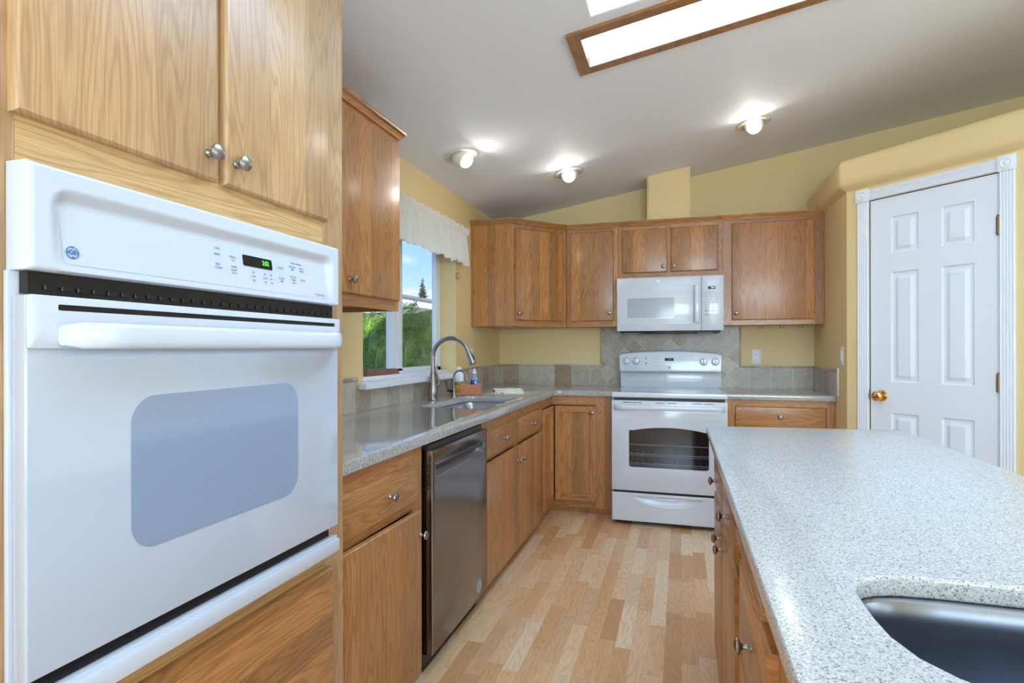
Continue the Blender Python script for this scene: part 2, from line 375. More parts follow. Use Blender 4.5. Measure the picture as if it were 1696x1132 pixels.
TERRA = simple('terracotta', (206, 128, 98), .85, bump=(120, .4, .002))
CREAMW = simple('cream_inner_reveal', (236, 230, 212), .5)
COOKG = simple('black_ceramic_glass', (30, 32, 36), .04, coat=1)
# thin window glass: transparent with a reflection
def facing(t):
    lw = N(t, 'ShaderNodeLayerWeight', Blend=.5); return mth(t, 'MULTIPLY_ADD', mth(t, 'POWER', lw.outputs['Facing'], 4.0), .7, .04)
m_, t, b = mat('clear_pane'); gl = N(t, 'ShaderNodeBsdfGlossy', Roughness=0.0); tr = N(t, 'ShaderNodeBsdfTransparent'); fr = facing(t)
ms = N(t, 'ShaderNodeMixShader'); t.links.new(fr, ms.inputs[0]); t.links.new(tr.outputs[0], ms.inputs[1]); t.links.new(gl.outputs[0], ms.inputs[2])
t.links.new(ms.outputs[0], t.nodes['Material Output'].inputs[0]); PANE = m_
m_, t, b = mat('tinted_oven_glass'); gl = N(t, 'ShaderNodeBsdfGlossy', Roughness=0.03); tr = N(t, 'ShaderNodeBsdfTransparent', Color=(.84, .86, .9, 1)); fr = facing(t)
ms = N(t, 'ShaderNodeMixShader'); t.links.new(fr, ms.inputs[0]); t.links.new(tr.outputs[0], ms.inputs[1]); t.links.new(gl.outputs[0], ms.inputs[2])
t.links.new(ms.outputs[0], t.nodes['Material Output'].inputs[0]); TINT = m_
# sheer curtain
m_, t, b = mat('sheer_white_cotton'); b.inputs['Base Color'].default_value = (*lin((250, 248, 244)), 1); b.inputs['Roughness'].default_value = .9
tl = N(t, 'ShaderNodeBsdfTranslucent', Color=(*lin((255, 250, 242)), 1)); ms = N(t, 'ShaderNodeMixShader', Fac=.45)
t.links.new(b.outputs[0], ms.inputs[1]); t.links.new(tl.outputs[0], ms.inputs[2]); t.links.new(ms.outputs[0], t.nodes['Material Output'].inputs[0]); SHEER = m_
# foliage
def foliage(name, a, b_, c):
    m_, t, b = mat(name); co = N(t, 'ShaderNodeTexCoord'); nz = N(t, 'ShaderNodeTexNoise', Scale=9.0, Detail=6.0, Roughness=.7); t.links.new(co.outputs['Object'], nz.inputs['Vector'])
    t.links.new(ramp(t, nz.outputs['Fac'], [(.3, a), (.52, b_), (.7, c)]), b.inputs['Base Color']); b.inputs['Roughness'].default_value = .7; return m_
HEDGE = foliage('hedge_leaves', (52, 86, 26), (98, 140, 42), (150, 190, 66)); SPRUCE = foliage('spruce_needles', (22, 44, 40), (34, 62, 54), (50, 80, 66)); SHRUB = foliage('shrub_leaves', (40, 66, 50), (70, 98, 72), (100, 128, 96))

# ================================================================== THE ROOM
XW, YB, XR = -1.537, 4.758, .968
SL, Z0 = .1668, 2.3284
def zc(x): return Z0+SL*(x-XW)
XE, YS = 4.2, -3.2
fl = MB(); fl.box(XW, XE, YS, YB, -.05, 0); struct(fl, 'floor', FLOOR)
# window opening in the left wall
WY0, WY1, WZ0, WZ1 = 2.517, 3.748, 1.055, 2.02
wl = MB(); XO = -1.705
wl.box(XO, XW, YS, WY0, -.05, zc(XW)+.05); wl.box(XO, XW, WY1, YB+.12, -.05, zc(XW)+.05)
wl.box(XO, XW, WY0, WY1, -.05, WZ0); wl.box(XO, XW, WY0, WY1, WZ1, zc(XW)+.05); struct(wl, 'wall_left', WALL)
wb = MB(); wb.prism([(XO, -.05), (XE, -.05), (XE, zc(XE)+.05), (XO, zc(XO)+.05)], 'xz', YB, YB+.12); struct(wb, 'wall_back', WALL)
wr = MB(); wr.box(XR, XR+.11, 3.88, YB, 0, 2.3); struct(wr, 'wall_right', WALL)
# ceiling with a hole for the recessed light box and one for the skylight
FX = (-.447, .80, 2.272, 2.618)     # outer edge of the light box frame
SK = (-.342, .95, .95, 2.216)       # skylight
ce = MB()
xs = sorted({XO, FX[0]+.03, FX[1]-.03, SK[0], SK[1], XE}); ys = sorted({YS, SK[2], SK[3], FX[2]+.03, FX[3]-.03, YB+.12})
for i in range(len(xs)-1):
    for j in range(len(ys)-1):
        cx, cy = (xs[i]+xs[i+1])/2, (ys[j]+ys[j+1])/2
        if FX[0] < cx < FX[1] and FX[2] < cy < FX[3]: continue
        if SK[0] < cx < SK[1] and SK[2] < cy < SK[3]: continue
        a, b2, c, d = xs[i], xs[i+1], ys[j], ys[j+1]
        ce.add([(a, c, zc(a)), (b2, c, zc(b2)), (b2, d, zc(b2)), (a, d, zc(a)), (a, c, zc(a)+.09), (b2, c, zc(b2)+.09), (b2, d, zc(b2)+.09), (a, d, zc(a)+.09)],
               [(0, 3, 2, 1), (4, 5, 6, 7), (0, 1, 5, 4), (1, 2, 6, 5), (2, 3, 7, 6), (3, 0, 4, 7)])
struct(ce, 'ceiling', CEIL, flat=True)
# skylight shaft and pane
ss = MB()
def skewbox(mb, x0, x1, y0, y1, h0, h1):
    mb.add([(x, y, zc(x)+h) for x in (x0, x1) for y in (y0, y1) for h in (h0, h1)], [(0, 1, 3, 2), (4, 6, 7, 5), (0, 4, 5, 1), (2, 3, 7, 6), (0, 2, 6, 4), (1, 5, 7, 3)])
th = .03
ig = .006
skewbox(ss, SK[0]-th, SK[0]+ig, SK[2]-th, SK[3]+th, .001, .5); skewbox(ss, SK[1]-ig, SK[1]+th, SK[2]-th, SK[3]+th, .001, .5)
skewbox(ss, SK[0]+ig, SK[1]-ig, SK[2]-th, SK[2]+ig, .001, .5); skewbox(ss, SK[0]+ig, SK[1]-ig, SK[3]-ig, SK[3]+th, .001, .5)
win2 = struct(ss, 'window_2', TRIMW)
sp_ = MB(); skewbox(sp_, SK[0], SK[1], SK[2], SK[3], .47, .49); build(sp_, 'skylight_pane', SKYL, win2)
# walls of the open room behind the camera, each with its window
def wall_with_hole(mb, horiz, pos, a0, a1, z1a, z1b, holes):
    segs = sorted({a0, a1}|{h[0] for h in holes}|{h[1] for h in holes})
    for i in range(len(segs)-1):
        p, q = segs[i], segs[i+1]; c = (p+q)/2
        h = [k for k in holes if k[0] < c < k[1]]
        rs = [(0, h[0][2]), (h[0][3], None)] if h else [(0, None)]
        for (za, zb) in rs:
            zt = (lambda u: z1a+(z1b-z1a)*(u-a0)/(a1-a0)) if zb is None else (lambda u: zb)
            if horiz: vs = [(x, y, z) for x, (lo, hi) in ((p, (za, zt(p))), (q, (za, zt(q)))) for y in (pos-.1, pos) for z in (lo, hi)]
            else: vs = [(x, y, z) for y, (lo, hi) in ((p, (za, zt(p))), (q, (za, zt(q)))) for x in (pos, pos+.1) for z in (lo, hi)]
            mb.add(vs, [(0, 1, 3, 2), (4, 6, 7, 5), (0, 4, 5, 1), (2, 3, 7, 6), (0, 2, 6, 4), (1, 5, 7, 3)])
rw = MB(); wall_with_hole(rw, True, YS, XO, XE+.1, zc(XO), zc(XE+.1), [(-.45, 2.25, .7, 2.2)]); struct(rw, 'wall_rear', WALL)
sw = MB(); wall_with_hole(sw, False, XE, YS, YB, zc(XE), zc(XE), [(-2.75, -1.25, .7, 2.3), (-.95, 1.55, .7, 2.3)]); struct(sw, 'wall_side', WALL)
def winframe(name, horiz, pos, a0, a1, z0, z1):
    f = MB(); ms_ = [a0, (a0+a1)/2-.03, a1-.06]
    for a in ms_: f.box(*((a, a+.06, pos-.08, pos-.03) if horiz else (pos+.03, pos+.08, a, a+.06)), z0, z1)
    for z in (z0, z1-.06): f.box(*((a0, a1, pos-.08, pos-.03) if horiz else (pos+.03, pos+.08, a0, a1)), z, z+.06)
    return struct(f, name, VINYL)
gw = MB(); gw.box(-1.6, 6.2, -5.7, -5.5, -.6, 3.3); struct(gw, 'sun_block_rear', WALL)  # unseen block, added to keep the sun out of the rear window
gw = MB(); gw.box(5.6, 5.8, -5.4, 8, -.6, 3.5); struct(gw, 'sun_block_side', WALL)  # second unseen block, added to stop sun through the side windows
winframe('window_3', True, YS, -.45, 2.25, .7, 2.2); winframe('window_4', False, XE, -.95, 1.55, .7, 2.3); winframe('window_5', False, XE, -2.75, -1.25, .7, 2.3)

# angled pantry wall with the six panel door (local frame: x along wall, y into it)
PW = (XR, 3.88, 0); DX0, DX1, DZ = .134, .755, 2.092
pw = MB(); pw.box(0, DX0, 0, .11, 0, 2.3); pw.box(DX1, 2.3, 0, .11, 0, 2.3); pw.box(DX0, DX1, 0, .11, DZ, 2.3)
o = struct(pw, 'wall_angled', WALL); o.location = PW; o.rotation_euler = (0, 0, R(-45))
# plant ledge around the pantry top
prof = [(0, 2.175), (.008, 2.182), (.02, 2.19), (.034, 2.2), (.043, 2.215), (.047, 2.235), (.047, 2.325), (.044, 2.345), (.034, 2.358), (.018, 2.364), (-.1, 2.366)]
c45 = math.sqrt(.5)
path = [((XR, YB), (-1, 0))]
for k in range(7):
    a = R(180+45*k/6); path.append(((XR+0.0, 3.88), (math.cos(a), math.sin(a))))
path.append(((XR+2.3*c45, 3.88-2.3*c45), (-c45, -c45)))
ld = MB(); ld.loft([[(p[0]+n_[0]*o_, p[1]+n_[1]*o_, z) for o_, z in prof] for p, n_ in path], closed=False)
ld.prism([(XR+.02, YB), (XR+.02, 3.9), (XR+2.3*c45+.02, 3.9-2.3*c45), (XE, 3.9-2.3*c45), (XE, YB)], 'xy', 2.30, 2.365)
struct(ld, 'trim_1', WALL, angle=60)
# vent chase above the microwave cabinet
vc = MB(); y0 = 4.461; x0, x1 = -.248, .071
vc.add([(x, y, z) for x in (x0, x1) for y in (y0, YB) for z in (2.17, zc(x)+.01)], [(0, 1, 3, 2), (4, 6, 7, 5), (0, 4, 5, 1), (2, 3, 7, 6), (0, 2, 6, 4), (1, 5, 7, 3)])
bm = bmesh.new(); vv = [bm.verts.new(p) for p in vc.v]; [bm.faces.new([vv[i] for i in f]) for f in vc.f]
bmesh.ops.bevel(bm, geom=[e for e in bm.edges if abs(e.verts[0].co.z-e.verts[1].co.z) > .2 and e.verts[0].co.y < 4.5], offset=.012, segments=4, affect='EDGES')
vc = MB().bm(bm); struct(vc, 'trim_2', WALL)

# door_1
d1 = thing('door_1', 'white six panel pantry door with brass knob', 'door', PW, -45, kind='structure')
PX = [(.250, .392), (.502, .648)]; PZ = [(1.763, 1.976), (1.032, 1.660), (.25, .857)]
def doorface(x, z):
    y = .004
    for (a, b2) in PX:
        for (c, d) in PZ:
            q = min(x-a, b2-x, z-c, d-z)
            if q > 0:
                if q < .008: y = .004+.009*(q/.008)
                elif q < .020: y = .013
                elif q < .040: y = .013-.010*((q-.020)/.020)
                else: y = .003
    return y
def lines(a, b2, br, step):
    s_ = {a, b2}
    for p in br: s_.add(p)
    s_ = sorted(s_); out = []
    for i in range(len(s_)-1):
        n = max(1, int((s_[i+1]-s_[i])/step)); out += [s_[i]+(s_[i+1]-s_[i])*k/n for k in range(n)]
    return out+[s_[-1]]
bx = [p+q for (a, b2) in PX for p, sg in ((a, 1), (b2, -1)) for q in (0, .008*sg, .020*sg, .040*sg)]
bz = [p+q for (a, b2) in PZ for p, sg in ((a, 1), (b2, -1)) for q in (0, .008*sg, .020*sg, .040*sg)]
gx = lines(DX0+.004, DX1-.003, bx, .2); gz = lines(.008, DZ-.004, bz, .5)
dm = MB(); nu, nv = len(gx)-1, len(gz)-1
dm.grid(lambda u, v: (gx[round(u*nu)], doorface(gx[round(u*nu)], gz[round(v*nv)]), gz[round(v*nv)]), nu, nv, skirt=.04)
build(dm, 'door_slab', DOORW, d1, flat=True)
jm = MB(); jm.box(DX0-.006, DX0+.001, .002, .11, 0, DZ+.004); jm.box(DX1-.001, DX1+.006, .002, .11, 0, DZ+.004); jm.box(DX0, DX1, .002, .11, DZ-.001, DZ+.006); jm.box(DX0, DX1, .042, .11, 0, DZ)
build(jm, 'door_jamb', DARK, d1)
kb = MB(); kx, kz = .198, .95
kb.lathe([(.033, 0), (.033, .003), (.029, .008), (.013, .012), (.011, .022), (.013, .027), (.024, .034), (.028, .044), (.027, .053), (.02, .060), (.008, .063), (.001, .0635)], (kx, .004, kz), '-y', 28)
build(kb, 'door_knob', BRASS, d1)
sk_ = MB(); sk_.box(DX0-.007, DX0+.003, -.003, .012, .93, .985, .001); build(sk_, 'strike_plate', OLDBRASS, d1)
for z in (1.829, 1.052, .25):
    hg = MB(); hg.lathe([(.006, -.045), (.006, .045)], (DX1-.005, -.004, z), 'z', 10)
    for k in range(1, 5): hg.lathe([(.0068, -.001), (.0068, .001)], (DX1-.005, -.004, z-.045+.018*k), 'z', 10)
    hg.lathe([(.004, .045), (.0055, .05), (.001, .056)], (DX1-.005, -.004, z), 'z', 10)
    hg.box(DX1-.016, DX1, .001, .004, z-.045, z+.045); build(hg, 'hinge', OLDBRASS, d1)
# fluted casing and corner blocks
cw = .062; cs = MB()
def fluted(w_):
    P = [(0, 0), (0, .012), (.004, .016)]
    for k in range(4):
        c = w_*(.2+.2*k); P += [(c-.006, .016), (c-.003, .0115), (c+.003, .0115), (c+.006, .016)]
    return P+[(w_-.004, .016), (w_, .012), (w_, 0)]
for xa in (DX0-cw-.002, DX1+.002):
    P = fluted(cw); cs.loft([[(xa+p, -q, z) for p, q in P] for z in (0, DZ+.002)]); build(cs, 'door_casing', TRIMW, d1); cs = MB()
P = fluted(cw); cs.loft([[(x, -q, DZ+.002+p) for p, q in P] for x in (DX0-.002, DX1+.002)])
build(cs, 'door_casing', TRIMW, d1)
for xc_ in (DX0-cw/2-.002, DX1+cw/2+.002):
    rb = MB(); zc_ = DZ+.002+cw/2; h = .037; rb.box(xc_-h, xc_+h, -.022, 0, zc_-h, zc_+h, .002)
    rb.lathe([(.026, .0215), (.026, .024), (.023, .0265), (.020, .024), (.017, .0225), (.013, .0225), (.010, .026), (.006, .028), (.001, .0285)], (xc_, 0, zc_), '-y', 24); build(rb, 'rosette', TRIMW, d1)
bb = MB(); bb.box(DX1+cw+.01, 2.3, -.012, 0, 0, .08, .003); bb.box(.0, DX0-cw-.01, -.012, 0, 0, .08, .003)
o = struct(bb, 'baseboard_angled', TRIMW); o.location = PW; o.rotation_euler = (0, 0, R(-45))

# kitchen window
w1 = MB(); XF = -1.70; XI = -1.655
w1.box(XF, XI, WY0, WY1, WZ0, 1.10, .002); w1.box(XF, XI, WY0, WY1, WZ1-.05, WZ1, .002)
w1.box(XF, XI, WY0, WY0+.05, WZ0, WZ1, .002); w1.box(XF, XI, WY1-.05, WY1, WZ0, WZ1, .002)
w1.box(XF-.01, XI-.012, 3.06, 3.10, WZ0, WZ1, .002)
w1.box(XI, XI+.055, WY0, WY1, 1.05, 1.078, .002)
win1 = struct(w1, 'window_1', VINYL)
sh = MB()
for (a, b2, xo) in ((3.09, WY1-.04, 0), (WY0+.04, 3.11, -.02)):
    X0_, X1_ = XI-.03+xo, XI+.003+xo; fw = .045
    sh.box(X0_, X1_, a, a+fw*1.6, 1.09, WZ1-.04, .003); sh.box(X0_, X1_, b2-fw, b2, 1.09, WZ1-.04, .003)
    sh.box(X0_, X1_, a, b2, 1.09, 1.108, .003); sh.box(X0_, X1_, a, b2, WZ1-.085, WZ1-.04, .003)
build(sh, 'sash_frame', VINYL, win1)
for (a, b2, xo) in ((3.10, WY1-.05, 0), (WY0+.05, 3.10, -.02)):
    g = MB(); g.box(XI-.017+xo, XI-.013+xo, a, b2, 1.10, WZ1-.06); build(g, 'glass_pane', PANE, win1)
st = MB(); st.prism([(-1.605, 2.50), (-1.52, 2.50), (-1.52, 2.452), (-1.478, 2.452), (-1.478, 3.76), (-1.605, 3.76)], 'xy', 1.026, 1.0585, bev=.004); build(st, 'window_sill', TRIMW, win1)

# ================================================================== fittings shared by cabinets
KNOBMESH = None
def knob(parent, x, z, y):
    global KNOBMESH
    if KNOBMESH is None:
        kk = MB(); kk.lathe([(.0085, 0), (.0085, .002), (.006, .0045), (.0048, .009), (.005, .014), (.009, .0185), (.0145, .0205), (.0158, .0235), (.0145, .027), (.010, .0295), (.0045, .0308), (.0005, .0311)], (0, 0, 0), '-y', 20)
        o = build(kk, 'knob', NICKEL); KNOBMESH = o.data
    else:
        o = bpy.data.objects.new('knob', KNOBMESH); COL.objects.link(o)
    o.parent = parent; ROOT[o] = ROOT[parent]; x, y, z = sized(ROOT[parent], x, y, z); o.location = (x, y, z-LOC[ROOT[parent]][0].z); return o
T = .019
PROF = [(0, 0), (0, T-.010), (.0015, T-.006), (.005, T-.0015), (.010, T)]
def front(parent, kind, x0, x1, z0, z1, kn=None, mt=None, y0=0.0, ajar=None):
    mb = MB(); mb.slab(x0, x1, z0, z1, y0, PROF)
    hinge = None
    if ajar:
        px, a = ajar; ca, sa = math.cos(R(a)), math.sin(R(a))
        mb.v = [(px+(x-px)*ca+(y-y0)*sa, y0-(x-px)*sa+(y-y0)*ca, z) for x, y, z in mb.v]
    o = build(mb, kind, mt or (OAKV if kind == 'door' else OAKH), parent)
    if kn:
        yy = y0-T
        if ajar: yy = y0-(kn[0]-px)*sa-T*ca
        knob(o, kn[0], kn[1], yy)
    return o
def shaker(parent, x0, x1, z0, z1, kn=None, fw=.052, y0=0.0):
    mb = MB(); mb.slab(x0, x0+fw, z0, z1, y0, [(0, 0), (0, T-.003), (.003, T)]); mb.slab(x1-fw, x1, z0, z1, y0, [(0, 0), (0, T-.003), (.003, T)])
    mb.box(x0+fw-.005, x1-fw+.005, y0-.009, y0-.002, z0+fw-.01, z1-fw+.01)
    o = build(mb, 'door', OAKV, parent)
    for (a, b2) in ((z0, z0+fw), (z1-fw, z1)): build(MB().slab(x0+fw-.0005, x1-fw+.0005, a, b2, y0, [(0, 0), (0, T-.003), (.003, T-.0005)]), 'door_rail', OAKH, o)
    if kn: knob(o, kn[0], kn[1], y0-T)
    return o
def frame(parent, stiles, rails, z0, z1, mv=None, mh=None):
    for a, b2 in stiles: build(MB().box(a, b2, 0, .019, z0, z1, .0008, 1), 'face_stile', mv or OAKV, parent)
    for a, b2, c, d in rails: build(MB().box(a, b2, .0004, .0186, c, d), 'face_rail', mh or OAKH, parent)

# ================================================================== TALL OVEN CABINET + WALL OVEN
XFc = -.885; KT = .885/.93; TY = .57*KT; TE = 1.347   # TE: Y where the tall cabinet ends
oc = thing('oven_cabinet', 'tall oak cabinet housing the built-in oven, two doors above it and a drawer below', 'cabinet', (XFc, TY, 0), 90); SIZE[oc] = KT
# local x = Y-.57, y = -(X+.93)
b_ = MB()
ob = b_
# opening for the oven: rebuild the front board around it
ZF = EYE-EYE/KT
ob.v, ob.f = [], []
ob.box(-.13, -.108, .019, .68, ZF, 2.30); ob.box(.823, .845, .019, .68, ZF, 2.30); ob.box(-.108, .823, .665, .68, ZF, 2.30)
ob.box(-.108, .823, .019, .665, 2.28, 2.30); ob.box(-.108, .823, .019, .665, .66, .675); ob.box(-.108, .823, .019, .665, 1.52, 1.535)
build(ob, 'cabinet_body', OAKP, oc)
frame(oc, [(-.13, .012), (.750, .845)], [(.012, .75, 1.49, 1.60), (.012, .75, .60, .70), (.012, .75, ZF, .06), (.012, .75, 2.24, 2.30)], ZF, 2.30, OAKP, OAKLITH)
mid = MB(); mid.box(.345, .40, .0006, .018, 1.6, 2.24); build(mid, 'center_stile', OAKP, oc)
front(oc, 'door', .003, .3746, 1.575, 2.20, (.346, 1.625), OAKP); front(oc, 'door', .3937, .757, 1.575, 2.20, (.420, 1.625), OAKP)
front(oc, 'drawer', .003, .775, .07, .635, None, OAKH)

wo_ = thing('wall_oven', 'white built-in wall oven with green clock reading 2:52', 'oven', (XFc, TY, .70), 90); SIZE[wo_] = KT
fr_ = MB(); fr_.box(-.004, .766, -.010, -.0005, .684, 1.345, .002); build(fr_, 'trim_frame', WHITE, wo_)
bd = MB(); bd.box(.03, .735, .0, .55, .70, 1.49); build(bd, 'oven_body', DARK, wo_)
def cpf(u, v):
    x = .762*u; z = 1.345+(1.5015-1.345)*v
    x0_, x1_, z1_ = .030, .734, 1.474
    r = .03; q = min(x-x0_, x1_-x, z1_-z)
    cxp = x0_+r if x < .38 else x1_-r
    if z > z1_-r and (x < x0_+r or x > x1_-r): q = r-math.hypot(x-cxp, z-(z1_-r))
    dep = .017*(min(max((z-1.348), 0)/.115, 1))
    s_ = min(max(q/.022, 0), 1); s_ = s_*s_*(3-2*s_)
    y = -.046+dep*s_
    e_ = min(u*.762, .762-u*.762, (v*.1565), (1-v)*.1565)
    if e_ < .006: y += .006-math.sqrt(max(0, .006**2-(.006-e_)**2))
    return (x, y, z)
cp = MB(); cp.grid(cpf, 150, 50, skirt=-.0015); cpo = build(cp, 'control_panel', WHITE, wo_, angle=50)
def py(z): return -.046+.017*min(max((z-1.348), 0)/.115, 1)-.0006
# helper: lettering that follows the sloping panel
def on_panel(mb): mb.v = [(x, py(z)-.0002+y, z) for x, y, z in mb.v]; return mb
dsp = MB(); pts = rrect(.42, .509, 1.409, 1.4325, .003, 3); dsp.prism(pts, 'xz', -.0006, .0); build(on_panel(dsp), 'clock_display', DISP, cpo)
dg = MB().text('2:52', .0135, .488, -.001, 1.4215, sx=.9, bold=.0002); build(on_panel(dg), 'clock_digits', GREEN, cpo)
lb = MB()
for s_, x, z, sz in [('OVEN', .352, 1.434, .005), ('BAKE', .350, 1.422, .0062), ('BROIL', .392, 1.422, .0062), ('HI/LO', .392, 1.4145, .004), ('SELF', .350, 1.4015, .0062), ('CLEAN', .350, 1.3945, .0062), ('OVEN', .392, 1.4015, .0062), ('LIGHT', .392, 1.3945, .0062), ('ON/OFF', .392, 1.388, .004),
                     ('TEMP', .447, 1.388, .0045), ('HOUR', .482, 1.388, .0045), ('MIN', .502, 1.388, .0045), ('START', .537, 1.418, .0062), ('CLEAR', .537, 1.394, .0062), ('OFF', .537, 1.387, .0062),
                     ('TIME CONTROLS', .596, 1.436, .0052), ('COOKING', .580, 1.4265, .0056), ('TIME', .580, 1.420, .0056), ('DELAY', .615, 1.4265, .0056), ('START', .615, 1.420, .0056), ('KITCHEN', .580, 1.402, .0056), ('TIMER', .580, 1.395, .0056), ('ON/OFF', .580, 1.388, .004), ('CLOCK', .615, 1.398, .0056), ('TrueTemp', .678, 1.368, .0085)]:
    lb.text(s_, sz, x, -.0003, z, bold=.00012)
for x in (.447, .482, .502):
    for z, sgn in ((1.3975, 1), (1.379, -1)):
        lb.add([(x-.0035, -.0003, z-.002*sgn), (x+.0035, -.0003, z-.002*sgn), (x, -.0003, z+.003*sgn)], [(0, 1, 2)])
build(on_panel(lb), 'printed_lettering', PRINT, cpo, flat=True)
def ringp(mb, cx, cz, rx, rz, w_, y=-.0003, n=24):
    o1 = [(cx+rx*math.cos(2*math.pi*i/n), y, cz+rz*math.sin(2*math.pi*i/n)) for i in range(n)]
    o2 = [(cx+(rx-w_)*math.cos(2*math.pi*i/n), y, cz+(rz-w_)*math.sin(2*math.pi*i/n)) for i in range(n)]
    mb.add(o1+o2, [(i, (i+1) % n, n+(i+1) % n, n+i) for i in range(n)]); return mb
ln = MB()
for (x, z, rx, rz) in ((.537, 1.418, .013, .0095), (.537, 1.3905, .013, .0105), (.447, 1.388, .008, .0165), (.482, 1.388, .008, .0165), (.502, 1.388, .008, .0165)): ringp(ln, x, z, rx, rz, .0005)
outl = rrect(.048, .722, 1.359, 1.456, .010, 5); inn = rrect(.0488, .7212, 1.3598, 1.4552, .0096, 5); n = len(outl)
ln.add([(p[0], -.0003, p[1]) for p in outl]+[(p[0], -.0003, p[1]) for p in inn], [(i, (i+1) % n, n+(i+1) % n, n+i) for i in range(n)])
build(on_panel(ln), 'printed_outline', LINE, cpo, flat=True)
def emblem(parent, x, z, r, y, mring, mbg, follow=None):
    a = MB(); a.lathe([(r, 0), (r, .0005)], (x, y, z), '-y', 28); 
    c = MB(); ringp(c, x, z, r*1.02, r*1.02, r*.13, y-.0009, 28)
    for k in range(4):
        aa = math.pi/4+k*math.pi/2; c2 = (x+.80*r*math.cos(aa+math.pi/4), z+.80*r*math.sin(aa+math.pi/4))
        ringp(c, c2[0], c2[1], r*.16, r*.16, r*.1, y-.0009, 12)
    c.text('GE', r*1.05, x, y-.0009, z, bold=r*.03)
    if follow: on_panel(a); on_panel(c)
    e0 = build(a, 'brand_emblem', mbg, parent); build(c, 'emblem_mark', mring, e0, flat=True)
emblem(cpo, .063, 1.378, .0095, -.0003, EMBLEM, EMBG, True)
gp = MB(); gp.box(.010, .752, -.030, -.012, 1.312, 1.344)
for k in range(30): gp.box(.03+.024*k, .047+.024*k, -.034, -.028, 1.318, 1.326, .001, 1)
build(gp, 'vent_gap', BLACK, wo_)
# door
od = MB(); od.prism(rrect(.0, .762, .7537, 1.3098, .004, 2), 'xz', -.040, -.012, bev=.003)
odo = build(od, 'oven_door', WHITEG, wo_)
band = MB()
pb = rrect(.0, .762, 1.232, 1.3098, .004, 2); slot = rrect(.040, .742, 1.2885, 1.2975, .002, 2)
band.prism(pb, 'xz', -.0465, -.0395, holes=[slot], bev=.0015, bevtest=lambda c: c.x < .01 or c.x > .752 or c.z > 1.3 or c.z < 1.24, seg=2); build(band, 'door_top_band', WHITE, odo)
sl_ = MB(); sl_.box(.041, .741, -.043, -.0402, 1.2887, 1.2973); build(sl_, 'vent_slot', BLACK, odo)
wn_ = MB(); wn_.prism(rrect(.160, .594, .884, 1.150, .048, 8), 'xz', -.0412, -.0398); build(wn_, 'oven_window', OVENWIN, odo, label='grey-blue window in the white oven door')
hb = MB(); ring = []
for i in range(41):
    u = i/40; x = .040+.700*u; e_ = min(u, 1-u)*.700
    k_ = min(e_/.07, 1); out = .034*(1-(1-k_)**2)+.009; hz = .0205*(.75+.25*min(e_/.012, 1)**.5); hy = .010
    cy_ = -.0465-out+.0
    ring.append([(x, cy_-hy*math.copysign(abs(math.cos(a))**.8, math.cos(a)), 1.2515+hz*math.copysign(abs(math.sin(a))**.7, math.sin(a))) for a in [2*math.pi*k/16 for k in range(16)]])
hb.loft(ring)
build(hb, 'door_handle', WHITE, odo, angle=60)
bt = MB(); bt.box(.0, .762, -.046, -.0105, .6845, .7195, .004); bt.box(.0, .762, -.036, -.0105, .7195, .726, .001); build(bt, 'bottom_trim', WHITE, wo_)
bg_ = MB(); bg_.box(.02, .745, -.022, -.0105, .727, .752); build(bg_, 'lower_vent_gap', BLACK, wo_)

# ================================================================== UPPER CABINETS
ZB, ZT = 1.396, 2.172
def crown(parent, path, z=2.165, side=1, name='crown_molding', ext=.0):
    # path: local (x,y) points of the face line, outward = left-hand normal * side
    P = [(0, 0), (.010, .0), (.012, .008), (.018, .014), (.022, .022), (.028, .026), (.030, .036), (.0, .036)]
    pts = [Vector((p[0], p[1])) for p in path]; rings = []
    for i, p in enumerate(pts):
        dirs = []
        if i > 0: dirs.append((pts[i]-pts[i-1]).normalized())
        if i < len(pts)-1: dirs.append((pts[i+1]-pts[i]).normalized())
        ns = [Vector((d.y, -d.x)) for d in dirs]
        nn = ns[0] if len(ns) == 1 else (ns[0]+ns[1])/(1+ns[0].dot(ns[1]))
        rings.append([(p.x+nn.x*o_, p.y+nn.y*o_, z+h) for o_, h in P])
    mb = MB(); mb.loft(rings); return build(mb, name, OAKH, parent, angle=50)
# cabinet beside the tall cabinet, left of the window (faces +X)
u1 = thing('upper_cabinet', 'oak upper cabinet between the tall oven cabinet and the window', 'cabinet', (-1.215, 1.348, ZB), 90)
Wd = 2.286-1.348
b_ = MB(); b_.box(0, Wd, .019, .316, ZB+.02, ZT-.01); b_.box(0, .018, .0195, .316, ZB, ZT); b_.box(Wd-.018, Wd, .0195, .316, ZB, ZT); build(b_, 'cabinet_body', OAKV, u1)
frame(u1, [(0, .04), (Wd-.04, Wd), (.43, .50)], [(.04, Wd-.04, ZB, ZB+.055), (.04, Wd-.04, ZT-.05, ZT)], ZB, ZT)
front(u1, 'door', .015, .455, ZB+.043, 2.135, (.055, ZB+.095)); front(u1, 'door', .472, Wd-.014, ZB+.043, 2.135, (.521, ZB+.095))
crown(u1, [(0, 0), (Wd, 0), (Wd, .316)], 2.165)
